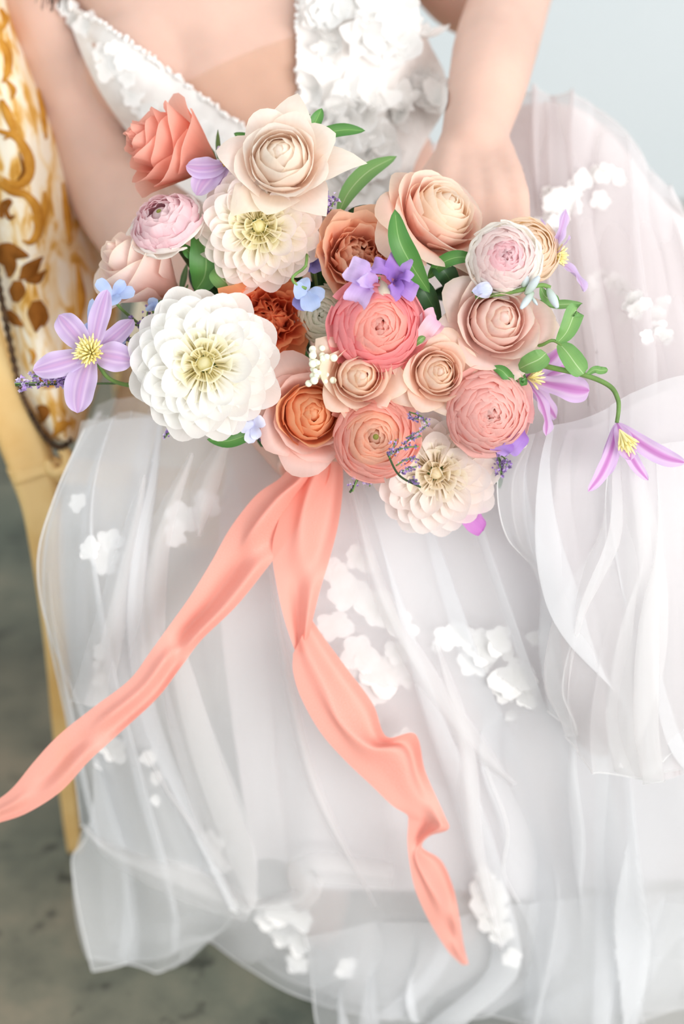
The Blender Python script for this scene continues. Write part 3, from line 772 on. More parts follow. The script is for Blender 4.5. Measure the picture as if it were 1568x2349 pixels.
for path, wid in [([(330, 1090), (285, 1300), (205, 1620)], [10, 60, 90]), ([(440, 1040), (360, 1250), (335, 1500), (350, 1600)], [10, 60, 80, 8]), ([(618, 1280), (650, 1500), (720, 1800), (860, 2080)], [8, 24, 30, 6]),
                  ([(800, 1100), (880, 1380), (1040, 1650), (1180, 1800)], [10, 40, 60, 20]), ([(385, 1450), (445, 1700), (530, 1940), (578, 2085)], [50, 100, 110, 20]), ([(182, 1890), (260, 1958), (420, 2020), (575, 2090)], [8, 40, 90, 60]),
                  ([(1000, 1480), (1060, 1700), (1090, 1950), (1150, 2180)], [10, 50, 40, 8]), ([(520, 1000), (470, 1120), (455, 1230)], [20, 60, 10]), ([(560, 2085), (690, 2060), (720, 1985), (900, 2010)], [10, 60, 90, 60]), ([(330, 1720), (400, 1840), (520, 2000)], [4, 14, 40])]:
    pleat(path, wid, T1_bvh, T1)
for path, wid in [([(1438, 1010), (1480, 1300), (1475, 1540), (1420, 1760)], [30, 90, 90, 40])]:
    pleat(path, wid, T5_bvh, T5)
# lace appliques on the skirt
def sk_at(bvh_pts, x, y):
    pass
T1_bvh = BVHTree.FromPolygons([tuple(v) for v in p1.reshape(-1, 3)], [tuple(int(k) for k in f) for f in grid_faces(*p1.shape[:2])])
def applique(x, y, r, par, bvh, lift=.004, me=None, name='lace_blossom', roll=None):
    p, n = on(bvh, x, y, lift, 1.62)
    n = nrm(n * .5 - FW)
    return place_blossom(me or bl_flat[int(rng.integers(0, 3))], p, n, r, par, name, roll)
app = [(770, 1320, .016), (800, 1370, .018), (760, 1440, .016), (850, 1400, .018), (895, 1420, .017), (830, 1500, .018), (880, 1540, .022), (850, 1590, .016), (910, 1500, .014), (790, 1560, .013),
       (1030, 1465, .015), (1060, 1460, .014), (1110, 1490, .017), (1140, 1470, .014), (1090, 1530, .016), (1180, 1560, .021), (1200, 1600, .015), (1160, 1590, .013), (1235, 1467, .009), (930, 1700, .012), (820, 1280, .014),
       (230, 1290, .014), (200, 1260, .012), (245, 1240, .012), (220, 1560, .007), (218, 1500, .008), (250, 1720, .018), (230, 1750, .012), (340, 1745, .010), (355, 1790, .008), (480, 1940, .014), (490, 1990, .012), (170, 1150, .010),
       (610, 2110, .017), (650, 2105, .016), (690, 2120, .013), (640, 2150, .017), (680, 2165, .014), (680, 2210, .012), (1120, 2070, .020), (1130, 2110, .018), (1150, 2150, .013), (1110, 2020, .011), (420, 1180, .016), (470, 1150, .013), (400, 1230, .012), (1170, 2200, .010), (790, 2230, .012)]
for x, y, r in app:
    applique(x, y, r, T1, T1_bvh, -.004)
for x, y, r, ro in [(1250, 1455, .02, .3), (1005, 1500, .014, 2), (1150, 1520, .016, 1), (960, 1460, .016, 2.4), (930, 1560, .014, 5), (1180, 1640, .016, 4), (860, 1650, .014, 5), (215, 1520, .012, 4.6), (350, 1830, .015, 5.2), (590, 2080, .014, 2), (1165, 2180, .016, 5.5)]:
    applique(x, y, r, T1, T1_bvh, -.004, lf_me, 'lace_leaf', ro)
T10_bvh = BVHTree.FromPolygons([tuple(v) for v in p10.reshape(-1, 3)], [tuple(int(k) for k in f) for f in grid_faces(*p10.shape[:2])])
for k in range(46):
    # two bands of blossoms: across the hip and low over the right knee
    if k < 24:
        t = rng.uniform(0, 1); x = 1235 + 190 * t + rng.normal(0, 14); y = 490 - 80 * t + rng.normal(0, 18)
    else:
        t = rng.uniform(0, 1); x = 1330 + 190 * t + rng.normal(0, 14); y = 660 + 80 * t + rng.normal(0, 28)
    p, n = on(T10_bvh, x, y, .004, 1.62)
    place_blossom(bl_flat[k % 3], p - n * .003, nrm(n * .8 - FW + rng.normal(0, .12, 3)), rng.uniform(.006, .012), T10)
for k in range(40):
    x = rng.uniform(740, 890); y = rng.uniform(280, 480)
    p, n = on(skirt_bvh, x, y, .012, 1.70)
    if y < 380: p = bodyp(x, y, .016)
    place_blossom(bl_up[k % 4], p, nrm(-FW + rng.normal(0, .4, 3)), rng.uniform(.012, .022), bodR)

# ------------------------------------------------------------------ ribbon
def ribbon_mat():
    m, nt, N, L = nmat('coral_silk')
    tc = N.new('ShaderNodeUVMap'); tc.uv_map = 'UVMap'
    mp = N.new('ShaderNodeMapping'); mp.inputs['Scale'].default_value = (60, 500, 1); L.new(tc.outputs[0], mp.inputs[0])
    nz = N.new('ShaderNodeTexNoise'); nz.inputs['Scale'].default_value = 1.0; L.new(mp.outputs[0], nz.inputs[0])
    r = ramp(N, [(0.3, (250, 168, 150)), (0.7, (252, 184, 170))]); L.new(nz.outputs[0], r.inputs[0])
    df = N.new('ShaderNodeBsdfPrincipled'); L.new(r.outputs[0], df.inputs['Base Color']); df.inputs['Roughness'].default_value = .5; df.inputs['Specular IOR Level'].default_value = .25
    tl = N.new('ShaderNodeBsdfTranslucent'); L.new(r.outputs[0], tl.inputs[0])
    ms = N.new('ShaderNodeMixShader'); ms.inputs[0].default_value = .3; L.new(df.outputs[0], ms.inputs[1]); L.new(tl.outputs[0], ms.inputs[2])
    tp = N.new('ShaderNodeBsdfTransparent'); m2 = N.new('ShaderNodeMixShader'); m2.inputs[0].default_value = .94
    L.new(tp.outputs[0], m2.inputs[1]); L.new(ms.outputs[0], m2.inputs[2])
    out = N.new('ShaderNodeOutputMaterial'); L.new(m2.outputs[0], out.inputs[0])
    return m
M_rib = ribbon_mat()
ribbon = thing('ribbon', 'coral silk ribbon trailing in two long tails from the bouquet', 'ribbon', P(720, 1070, 1.53))
def tail(rows, nm='tail'):
    p = sheet_pts(rows, 120, 26)
    o = grid_obj(nm, p, M_rib); adopt(o, ribbon); return o
def rr(l, r, d, bump=0.0, k=.5):
    """one row of ribbon: left edge, inner points, right edge; bump folds the middle towards (+) or away from the camera"""
    (x0, y0), (x1, y1) = l, r
    f = lambda t: (x0 + (x1 - x0) * t, y0 + (y1 - y0) * t)
    return [(x0, y0, d), (*f(.25), d - bump * .3), (*f(k), d - bump), (*f(.78), d + bump * .6), (x1, y1, d + .002)]
left = [rr((672, 1062), (760, 1050), 1.535, .012), rr((640, 1098), (752, 1100), 1.532, .014, .45), rr((588, 1135), (712, 1165), 1.53, .014, .4), rr((530, 1208), (660, 1238), 1.53, .012, .4), rr((484, 1290), (608, 1308), 1.532, -.010), rr((438, 1365), (540, 1392), 1.535, -.012),
        rr((392, 1430), (462, 1468), 1.54, -.012), rr((345, 1495), (415, 1530), 1.542, .008), rr((296, 1560), (362, 1600), 1.545, .008), rr((215, 1622), (285, 1672), 1.55, .008), rr((135, 1686), (208, 1742), 1.555, -.006), rr((80, 1745), (140, 1815), 1.56, -.004), rr((28, 1808), (60, 1866), 1.565, .004), rr((-20, 1845), (-10, 1890), 1.57, .004)]
o = tail(left); o['label'] = 'ribbon tail sweeping down across the skirt towards the chair leg'
right = [rr((690, 1062), (786, 1058), 1.536, .010), rr((664, 1120), (786, 1120), 1.532, .012, .4), rr((640, 1190), (776, 1200), 1.53, .010, .4), rr((624, 1260), (756, 1280), 1.532, .006), rr((634, 1340), (734, 1352), 1.536, -.006), rr((652, 1420), (716, 1425), 1.542, -.010), rr((676, 1492), (700, 1500), 1.548, -.004)]
o = tail(right); o['label'] = 'upper length of the ribbon tail that falls down the centre of the skirt'
right2 = [rr((672, 1500), (712, 1418), 1.546, .004), rr((672, 1540), (748, 1470), 1.546, .006), rr((690, 1600), (800, 1540), 1.548, .008), rr((735, 1680), (855, 1615), 1.552, .010, .4), rr((792, 1745), (886, 1690), 1.558, .012, .6), rr((850, 1800), (952, 1684), 1.566, .016, .66), rr((900, 1848), (975, 1770), 1.575, .008, .6), rr((932, 1868), (1018, 1868), 1.585, -.004), rr((936, 1885), (1028, 1902), 1.592, -.014, .5),
          rr((934, 1930), (985, 1918), 1.602, -.008), rr((940, 1985), (968, 1944), 1.612, .006), rr((952, 2040), (1012, 1975), 1.625, .010, .4), rr((975, 2095), (1040, 2040), 1.642, .010), rr((1000, 2140), (1054, 2110), 1.665, -.006), rr((1030, 2185), (1062, 2165), 1.69, .005), rr((1060, 2214), (1074, 2212), 1.71, 0)]
o = tail(right2); o['label'] = 'lower twisting length of the ribbon tail ending in a point near the hem'
# wrapped handle
G0 = P(722, 1030, 1.60)
o = tube('handle_wrap', crom(np.array([P(722, 985, 1.57), P(722, 1030, 1.60), P(722, 1062, 1.625)]), 10), .022, M_rib, None, 20); adopt(o, ribbon)

# ------------------------------------------------------------------ flowers
def stem_part(par, M, length_pts=None, rad=.0024, mat=None):
    """stem from the flower base to the bound handle"""
    b = np.array(M @ Vector((0, 0, -0.012)))
    ax = np.array(M.to_3x3() @ Vector((0, 0, 1)))
    g = G0 + rng.normal(0, .006, 3)
    mid = (b - ax * .05) * .55 + g * .45
    mid = mid + FW * .012
    q = crom(np.array([b, b - ax * .02, mid, g]), 14)
    o = tube('stem', q, rad, mat or M_stem_dk, None, 6); adopt(o, par)
    return o
GRP = 'flowers of the bouquet'
def layered(name, label, px, py, d, R, axis, n, mats, roll=0.0, r0=.06, pr=1.0, zin=.70, zout=.05, ph=2.2, o0=.45, o1=.95, din=1.9, dout=.8, a_in=.10, a_out=.38, p_in=2.6, p_out=1.7, ruf=.012, rufk=5.0, rollout=.10, jit=.06, b0=.27, b1=.56, m0=-.05, m1=-.16, depth=.62, squash=1.0, center=None, cat='rose', seed=None, nog=False, tip=0.0, sepal=True, drop=0, guard=0):
    R = R * d / F_PX
    axis = cdir(axis)
    M = frame(axis, P(px, py, d), roll)
    r = np.random.default_rng(seed if seed is not None else int(px * 7 + py))
    t0 = thing(name, label, cat, None, GRP, M)
    ns, nt = 11, 13
    s = np.linspace(0, 1, ns)[:, None]; t = np.linspace(-1, 1, nt)[None, :]
    for i in range(n - drop):
        f = i / (n - 1)
        th0 = i * 2.39996 + r.normal(0, .12)
        rim = R * (r0 + (1 - r0) * f ** pr) * r.uniform(.95, 1.05)
        hz = R * (zin + (zout - zin) * f ** ph) * 1.0 + R * r.normal(0, .012)
        op = float(smooth((f - o0) / (o1 - o0)))
        if i >= n - guard:
            rim *= 1.14; hz -= R * .02; op = 1.0
        dl = (din + (dout - din) * f ** .7) * r.uniform(.9, 1.1)
        a = a_in + (a_out - a_in) * f; pw = p_in + (p_out - p_in) * f
        S = s * (1 - a * np.abs(t) ** pw)
        B = (R * .05, -R * depth)
        Mx = (R * (b0 + (b1 - b0) * f), R * (m0 + (m1 - m0) * f))
        C = (2 * Mx[0] - .5 * (B[0] + rim), 2 * Mx[1] - .5 * (B[1] + hz))
        rad = (1 - S) ** 2 * B[0] + 2 * S * (1 - S) * C[0] + S ** 2 * rim
        z = (1 - S) ** 2 * B[1] + 2 * S * (1 - S) * C[1] + S ** 2 * hz
        rad = np.maximum(rad, R * .004)
        # rim rolls outwards, more on opened petals
        q = np.clip((S - .78) / .22, 0, 1) ** 2
        ro = rollout * (.35 + .65 * f) * r.uniform(.6, 1.4)
        rad = rad + q * ro * R * .8; z = z - q * ro * R * (.3 + .9 * op)
        # opened petals: sides curl down so the outline comes to a point
        z = z - op * tip * R * np.abs(t) ** 2.2 * S * .5
        k1, k2 = r.uniform(0, 6.28, 2)
        rad = rad + R * ruf * S ** 2 * np.sin(rufk * t + k1) + R * ruf * .6 * S ** 2 * np.sin(rufk * 2.1 * t + k2)
        z = z + R * ruf * .8 * S ** 2 * np.sin(rufk * 1.3 * t + k2)
        rad = rad * (1 + .05 * t * (1 - .4 * f)) 
        wp = .40 + .60 * smooth(S / .6)
        ang = th0 + t * dl * wp
        x = rad * np.cos(ang); y = rad * np.sin(ang)
        tx, ty = r.normal(0, jit, 2)
        z2 = z + x * tx + y * ty
        pts = np.stack([x, y * squash, z2], -1)
        m = mats(f) if callable(mats) else mats
        me = grid_obj('petal', pts, m, t0)
    hm = sphere_mesh('heart', 1.0, mats(0.0) if callable(mats) else mats, 14, 10)
    hu = hm.uv_layers.new(name='UVMap'); hu.data.foreach_set('uv', np.full(len(hm.loops) * 2, .9, np.float32))
    h = link('heart', hm, t0); h.matrix_basis = Matrix.Translation((0, 0, R * (zin - .26))) @ Matrix.Diagonal((R * (r0 + .10), R * (r0 + .10), R * .22, 1))
    if center == 'green':
        c = link('centre', center_me); c.parent = t0; c.matrix_basis = Matrix.Translation((0, 0, R * (zin - .10))) @ Matrix.Scale(R * .085, 4)
    if sepal:
        lst = []
        for k in range(5):
            a = k * 2 * math.pi / 5
            ss = np.linspace(0, 1, 5)[:, None]; tt = np.linspace(-1, 1, 3)[None, :]
            w = R * .14 * np.sin(np.pi * (ss * .86 + .12)); rr_ = R * (.08 + .5 * ss); zz = -R * depth * (1.02 - .25 * ss) + 0 * tt
            lst.append((np.stack([rr_ * np.cos(a) - w * tt * np.sin(a), rr_ * np.sin(a) + w * tt * np.cos(a), zz], -1), False))
        v, fc, u = join_parts(lst)
        mesh_obj('calyx', v, fc, M_green, t0, u)
    if not nog:
        Ms = M @ Matrix.Translation((0, 0, -R * depth * .9))
        stem_part(t0, Ms)
    return t0
center_me = None
M_ctr = plain('green_centre', (150, 150, 70), 0.6, 0.2, noise=.4, nscale=300)
center_me = sphere_mesh('centre', 1.0, M_ctr, 14, 10)

def PM(name, stops, transl=.56, *a, **k):
    k.setdefault('lift', .24)
    return petal_mat(name, stops, transl, *a, **k)
coral = PM('petal_coral', [(0, (248, 128, 88)), (.6, (250, 146, 112)), (1, (252, 168, 142))], lift=0.36)
blush = PM('petal_blush', [(0, (252, 182, 160)), (.5, (252, 204, 190)), (.92, (253, 226, 216)), (1, (251, 228, 206))], lift=0.34)
ivoryp = PM('petal_ivory_rose', [(0, (252, 190, 150)), (.45, (252, 218, 194)), (.88, (253, 238, 224)), (1, (253, 240, 222))], lift=0.38)
peach_out = PM('petal_peach_pale', [(0, (252, 178, 142)), (.5, (253, 204, 176)), (.9, (254, 228, 208)), (1, (253, 226, 196))], lift=0.34)
peach_big = PM('petal_peach_big', [(0, (249, 168, 138)), (.6, (250, 190, 166)), (.88, (252, 216, 196)), (1, (252, 226, 200))], lift=0.34)
peach_core = PM('petal_peach_core', [(0, (250, 186, 140)), (.6, (252, 214, 176)), (1, (253, 232, 208))], lift=0.34)
orange = PM('petal_orange', [(0, (214, 80, 34)), (.6, (232, 104, 52)), (.9, (242, 134, 78)), (1, (244, 150, 90))], vein=.1, lift=.20)
apricot = PM('petal_apricot', [(0, (240, 136, 92)), (.6, (245, 160, 116)), (1, (248, 182, 136))], lift=.4)
apricot_out = PM('petal_apricot_outer', [(0, (246, 150, 112)), (.6, (249, 166, 128)), (1, (250, 184, 136))], lift=.4)
amber = PM('petal_amber', [(0, (226, 112, 58)), (.6, (244, 152, 92)), (1, (250, 186, 132))], lift=.25)
rosepk = PM('petal_rose_pink', [(0, (250, 178, 142)), (.5, (249, 190, 170)), (.9, (250, 206, 194)), (1, (250, 198, 184))], lift=0.34)
hot = PM('petal_hot_pink', [(0, (240, 92, 110)), (.7, (247, 116, 128)), (1, (251, 150, 152))], lift=0.32)
hot_c = PM('petal_hot_core', [(0, (246, 130, 124)), (.7, (251, 158, 146)), (1, (253, 186, 170))], lift=.28)
pinkr = PM('petal_soft_pink', [(0, (248, 158, 150)), (.7, (250, 180, 172)), (1, (252, 202, 192))], lift=0.3)
coralr = PM('petal_coral_ranunculus', [(0, (246, 138, 118)), (.7, (250, 156, 138)), (1, (252, 180, 162))], lift=0.34)
coralr_c = PM('petal_coral_core', [(0, (248, 162, 128)), (.7, (251, 184, 152)), (1, (252, 200, 170))])
pale = PM('petal_pale_pink', [(0, (246, 196, 204)), (.6, (250, 222, 224)), (1, (252, 238, 234))])
pale_c = PM('petal_pale_core', [(0, (238, 150, 172)), (.6, (246, 190, 202)), (1, (250, 216, 220))])
shell = PM('petal_shell_pink', [(0, (244, 186, 200)), (.7, (248, 208, 216)), (1, (251, 226, 228))])
whitep = PM('petal_white_tinge', [(0, (250, 240, 226)), (.6, (252, 246, 238)), (1, (253, 250, 244))])
buttery = PM('petal_butter', [(0, (252, 200, 130)), (.6, (253, 220, 164)), (1, (253, 222, 190))], lift=0.5)
greenw = PM('petal_green_white', [(0, (214, 222, 176)), (.6, (238, 240, 216)), (1, (248, 247, 232))])
dw = PM('petal_white_dahlia', [(0, (250, 240, 190)), (.3, (253, 248, 232)), (.6, (254, 252, 248)), (1, (254, 253, 250))], var=.03)
dw_c = PM('petal_white_dahlia_core', [(0, (246, 232, 130)), (.4, (252, 244, 190)), (1, (254, 250, 226))], var=.04, lift=0.4)
dc = PM('petal_cream_dahlia', [(0, (248, 234, 180)), (.35, (252, 240, 212)), (.75, (252, 240, 226)), (1, (251, 232, 226))], var=.03, lift=0.45)
dc_c = PM('petal_cream_dahlia_core', [(0, (226, 220, 110)), (.4, (250, 240, 180)), (1, (253, 247, 214))], var=.04, lift=0.35)
db = PM('petal_blush_dahlia', [(0, (252, 232, 200)), (.4, (252, 240, 228)), (1, (252, 236, 230))], var=.03, lift=0.45)
db_c = PM('petal_blush_dahlia_core', [(0, (250, 216, 130)), (.4, (253, 238, 200)), (1, (254, 246, 226))], var=.04, lift=0.4)

ROSE = dict(n=23, r0=.02, pr=1.25, ph=1.5, zin=.60, zout=.0, o0=.42, o1=.9, dout=.72, a_out=.42, p_out=1.5, tip=.5, rollout=.12)
RAN = dict(n=64, r0=.03, pr=.8, zin=.50, zout=-.18, ph=2.0, o0=.7, o1=1.1, din=1.25, dout=.62, a_in=.06, a_out=.16, p_in=3, p_out=3, ruf=.016, rufk=4, rollout=.012, b0=.50, b1=.97, m0=.0, m1=-.32, depth=.6, cat='ranunculus', jit=.05)
# roses
layered('rose', 'vivid coral rose seen from the side, highest on the chair side', 410, 345, 1.515, 128, (-.78, .20, .42), mats=coral, **{**ROSE, 'n': 22, 'zin': 1.05, 'zout': .35, 'o0': .75, 'o1': 1.4, 'dout': .95, 'a_out': .25, 'depth': .75, 'ruf': .035, 'tip': .1})
layered('rose', 'pale blush rose behind the pink ranunculus by the chair', 330, 622, 1.51, 130, (-.62, .42, .5), mats=blush, **{**ROSE, 'n': 18, 'zin': .9, 'zout': .3, 'o0': .7, 'o1': 1.4, 'dout': .95, 'a_out': .28, 'depth': .8})
layered('rose', 'ivory rose with pointed star-like outer petals at the top of the bouquet', 645, 368, 1.452, 168, (-.02, .10, .95), mats=ivoryp, **{**ROSE, 'n': 27, 'a_out': .62, 'p_out': 1.0, 'dout': .62, 'tip': .7, 'zout': -.1}, roll=.4)
layered('rose', 'apricot garden rose cupped in the middle of the bouquet', 818, 592, 1.485, 120, (.26, .12, .86), mats=lambda f: apricot if f < .72 else apricot_out, **{**ROSE, 'n': 38, 'zin': .42, 'zout': .32, 'ph': 1.2, 'o0': .9, 'o1': 1.6, 'din': .8, 'dout': .95, 'ruf': .05, 'rufk': 5, 'a_out': .15, 'jit': .16, 'depth': .8, 'tip': 0, 'rollout': .05})
layered('rose', 'largest peach rose, opened wide below the bride\'s wrist', 1005, 495, 1.482, 170, (.48, .52, .68), mats=lambda f: peach_core if f < .42 else peach_big, **{**ROSE, 'n': 34, 'zin': .42, 'zout': -.12, 'ph': 1.6, 'pr': 1.1, 'o0': .5, 'o1': 1.0, 'a_out': .32, 'p_out': 1.7, 'tip': .35, 'rollout': .10, 'dout': .75})
layered('rose', 'blush rose with a tight swirl beside the trailing clematis vine', 1140, 738, 1.462, 158, (.12, .05, .93), mats=blush, **{**ROSE, 'n': 24, 'a_out': .45, 'p_out': 1.35, 'tip': .6}, roll=1.1)
layered('rose', 'cream rose just below the hot pink ranunculus', 822, 862, 1.448, 124, (.10, -.08, .94), mats=peach_out, **{**ROSE, 'n': 24, 'a_out': .5, 'p_out': 1.2, 'tip': .6}, roll=2.2)
layered('rose', 'pale peach rose between the cream rose and the soft pink ranunculus', 1000, 856, 1.455, 113, (.14, .0, .93), mats=peach_out, **{**ROSE, 'n': 26, 'a_out': .4, 'p_out': 1.5, 'tip': .5}, roll=.2)
layered('rose', 'two-tone rose with amber heart and pink outer petals above the ribbon', 712, 948, 1.472, 158, (.14, -.05, .93), mats=lambda f: amber if f < .52 else rosepk, **{**ROSE, 'n': 28, 'zin': .42, 'zout': -.05, 'a_out': .42, 'p_out': 1.5, 'tip': .5, 'ruf': .02}, roll=.9)
layered('rose', 'vivid orange ruffled rose between the two white dahlias', 618, 728, 1.495, 120, (.12, .05, .9), mats=orange, **{**ROSE, 'n': 34, 'zin': .36, 'zout': .05, 'o0': .7, 'o1': 1.2, 'din': .9, 'dout': .8, 'ruf': .075, 'rufk': 5.5, 'jit': .22, 'tip': .3, 'a_out': .3})
# ranunculus
layered('ranunculus', 'blush pink ranunculus with a green centre below the coral rose', 376, 505, 1.478, 90, (-.30, .52, .74), mats=lambda f: shell if f < .8 else whitep, **{**RAN, 'n': 46, 'ruf': .05, 'zout': -.35, 'r0': .16, 'zin': .40}, center='green')
layered('ranunculus', 'white ranunculus with a pink heart in front of the peach one', 1158, 592, 1.448, 83, (.02, .02, .96), mats=lambda f: pale_c if f < .28 else (pale if f < .7 else whitep), **{**RAN, 'ruf': .035})
layered('ranunculus', 'buttery peach ranunculus half hidden behind the white one', 1214, 572, 1.474, 76, (.30, .10, .9), mats=buttery, **{**RAN, 'n': 44}, center='green')
layered('ranunculus', 'hot pink ranunculus at the heart of the bouquet', 866, 748, 1.438, 103, (.16, -.08, .95), mats=lambda f: hot_c if f < .45 else hot, **RAN, guard=5)
layered('ranunculus', 'soft pink ranunculus at the lower right beside the lilac clematis', 1122, 946, 1.455, 95, (.12, -.16, .94), mats=pinkr, **{**RAN, 'ruf': .026}, guard=4)
layered('ranunculus', 'coral pink ranunculus with green eye at the bottom above the lavender', 860, 1002, 1.455, 94, (.02, -.04, .96), mats=lambda f: coralr_c if f < .45 else coralr, **{**RAN, 'r0': .10}, center='green', guard=4)
layered('ranunculus', 'small greenish white ranunculus bud behind the blue delphinium', 744, 722, 1.488, 67, (-.1, -.05, .95), mats=greenw, **{**RAN, 'n': 40, 'zin': .7})

# dahlias
def dahlia_petal(mat, seed, cup=.34, tipc=.25):
    r = np.random.default_rng(seed)
    s = np.linspace(0, 1, 9)[:, None]; t = np.linspace(-1, 1, 9)[None, :]
    S = s * (1 - .30 * np.abs(t) ** 2.4)
    w = (.24 + .76 * smooth(S / .7)) * (1 - .18 * np.clip((S - .75) / .25, 0, 1) ** 2) * .33
    x = S; y = t * w
    z = cup * .33 * np.abs(t) ** 2 * (1.1 - .75 * S) + tipc * .30 * S ** 2.5 - .04 * np.sin(np.pi * S) + r.normal(0, .012) * np.sin(4 * t + 3 * S)
    o = grid_obj('petal', np.stack([x + 0 * t, y, z + 0 * t], -1), mat); me = o.data; bpy.data.objects.remove(o)
    return me
def dahlia(label, px, py, d, R, axis, n, mo, mc, roll=0, core=.28, tilt_out=98, squash=.80, core_px=None):
    R = R * d / F_PX
    M = frame(cdir(axis), P(px, py, d), roll)
    t0 = thing('dahlia', label, 'dahlia', None, GRP, M)
    outer = [dahlia_petal(mo, 100 + k, .85 + .15 * k, .15 + .3 * k) for k in range(3)]
    inner = [dahlia_petal(mc, 200 + k, .5, .8) for k in range(2)]
    r = np.random.default_rng(int(px + py))
    for i in range(n):
        f = (i + .5) / n                       # 0 = centre, 1 = outside
        th = i * 2.39996
        al = math.radians(20 + (tilt_out - 20) * f ** .72) + r.normal(0, .05)
        inn = f < core
        if inn: al = math.radians(10 + 52 * (f / core) ** .8) + r.normal(0, .06)
        ln = R * (.34 + .58 * f ** .55) * r.uniform(.94, 1.06)
        if inn: ln = R * (.20 + .26 * f / core) * r.uniform(.9, 1.1)
        root = R * (.10 + .06 * f)
        # direction of the petal and the matrix that carries it
        dirv = Vector((math.sin(al) * math.cos(th), math.sin(al) * math.sin(th), math.cos(al) * squash)).normalized()
        inw = Vector((-math.cos(al) * math.cos(th), -math.cos(al) * math.sin(th), math.sin(al)))   # upper face
        yv = inw.cross(dirv).normalized(); zv = dirv.cross(yv)
        base = Vector((math.cos(th), math.sin(th), 0)) * (R * .24 * math.sin(al)) + Vector((0, 0, R * (.22 * math.cos(al) - .05 + (.12 if inn else 0) * f)))
        me = inner[i % 2] if inn else outer[i % 3]
        wsc = ln * (1.02 if not inn else 1.3) * r.uniform(.9, 1.08)
        if not inn: wsc = R * (.52 + .48 * f) * r.uniform(.92, 1.08)
        Mx = Matrix(((dirv.x * ln, yv.x * wsc, zv.x * ln, base.x), (dirv.y * ln, yv.y * wsc, zv.y * ln, base.y), (dirv.z * ln, yv.z * wsc, zv.z * ln, base.z), (0, 0, 0, 1)))
        o = link('petal', me, t0)
        o.matrix_basis = Mx
    lst = []
    hm = sphere_mesh('heart', 1.0, mc, 14, 10); hu = hm.uv_layers.new(name='UVMap'); hu.data.foreach_set('uv', np.full(len(hm.loops) * 2, .35, np.float32))
    h = link('heart', hm, t0); h.matrix_basis = Matrix.Translation((0, 0, R * .22)) @ Matrix.Diagonal((R * .11, R * .11, R * .13, 1))
    c = link('calyx', calyx_me, t0); c.matrix_basis = Matrix.Translation((0, 0, -R * .26)) @ Matrix.Diagonal((R * .2, R * .2, R * .12, 1))
    stem_part(t0, M @ Matrix.Translation((0, 0, -R * .2)))
    return t0
calyx_me = sphere_mesh('calyx', 1.0, M_stem, 14, 10)
dahlia('big white dahlia, the largest bloom, nearest the lilac clematis by the chair', 470, 836, 1.452, 158, (.04, -.04, .96), 78, dw, dw_c, .3)
dahlia('cream dahlia with yellow green heart under the star-petalled ivory rose', 598, 524, 1.476, 134, (-.10, .02, .95), 74, dc, dc_c, 1.2, .3)
dahlia('blush white dahlia hanging lowest, with a lavender sprig lying on it', 1000, 1082, 1.498, 132, (-.05, -.12, .95), 72, db, db_c, 2.0, .3)

# ---- blades: leaves and long petals
def blade_pts(path, width, nhint, a=.9, b=.8, cup=.25, wave=0.0, wk=9, ridge=0.0, ns=16, nt=9, seed=0):
    p = crom(np.array([np.asarray(q, float) for q in path]), ns)
    tan = nrm(np.gradient(p, axis=0))
    nh = np.asarray(nhint, float)
    side = nrm(np.cross(tan, nh)); nn = nrm(np.cross(side, tan))
    s = np.linspace(0, 1, ns)
    sm = a / (a + b)
    w = (s ** a * (1 - s) ** b) / (sm ** a * (1 - sm) ** b) * width * .5
    t = np.linspace(-1, 1, nt)
    ph = seed * 1.7
    off = cup * (np.abs(t)[None, :] ** 1.4) * w[:, None] + wave * np.sin(wk * s[:, None] * 3.1 + ph + (t > 0)[None, :] * 1.3) * np.abs(t)[None, :] ** 2 + ridge * np.cos(t * 7.0)[None, :] * (w[:, None] / (width * .5))
    return p[:, None] + side[:, None] * (w[:, None] * t[None, :])[..., None] + nn[:, None] * off[..., None]
def blade(name, par, *a, mat=None, **k):
    o = grid_obj(name, blade_pts(*a, **k), mat)
    if par is not None: adopt(o, par)
    return o
def px_path(*pts): return [P(*p) for p in pts]
TC = -FW
def pxm(v, d=1.46): return v * d / F_PX

# clematis
lil = PM('petal_clematis', [(0, (206, 160, 210)), (.18, (196, 158, 212)), (.32, (218, 190, 228)), (.5, (198, 166, 216)), (1, (214, 194, 232))], .35, .08, axis='X', lift=.12)
mag = PM('petal_clematis_magenta', [(0, (190, 110, 184)), (.25, (204, 136, 202)), (.45, (224, 192, 228)), (1, (216, 184, 228))], .4, .08, axis='X', lift=.12)
M_sta = plain('stamen', (248, 238, 176), .6, .2)
M_sta2 = plain('stamen_brown', (214, 180, 96), .6, .2)
def stamens(par, c, axis, R, n=34, mat=M_sta, spread=.9, seed=1, name='stamens'):
    r = np.random.default_rng(seed); axis = nrm(axis); lst = []
    x = nrm(np.cross(axis, UP + .1)); y = np.cross(axis, x)
    for k in range(n):
        a = k * 2.39996; q = math.sqrt((k + .5) / n) * spread
        dv = nrm(axis + q * (x * math.cos(a) + y * math.sin(a)) * 1.3)
        ln = R * r.uniform(.8, 1.1)
        path = np.array([c, c + dv * ln * .5 + axis * ln * .08, c + dv * ln + axis * ln * .05])
        lst.append((tube_pts(crom(path, 6), np.array([.0005, .0006, .0007, .0009, .0010, .0004]), 5), True))
    v, f, u = join_parts(lst)
    o = mesh_obj(name, v, f, mat, None, u); adopt(o, par); o['kind'] = 'stuff'
    return o
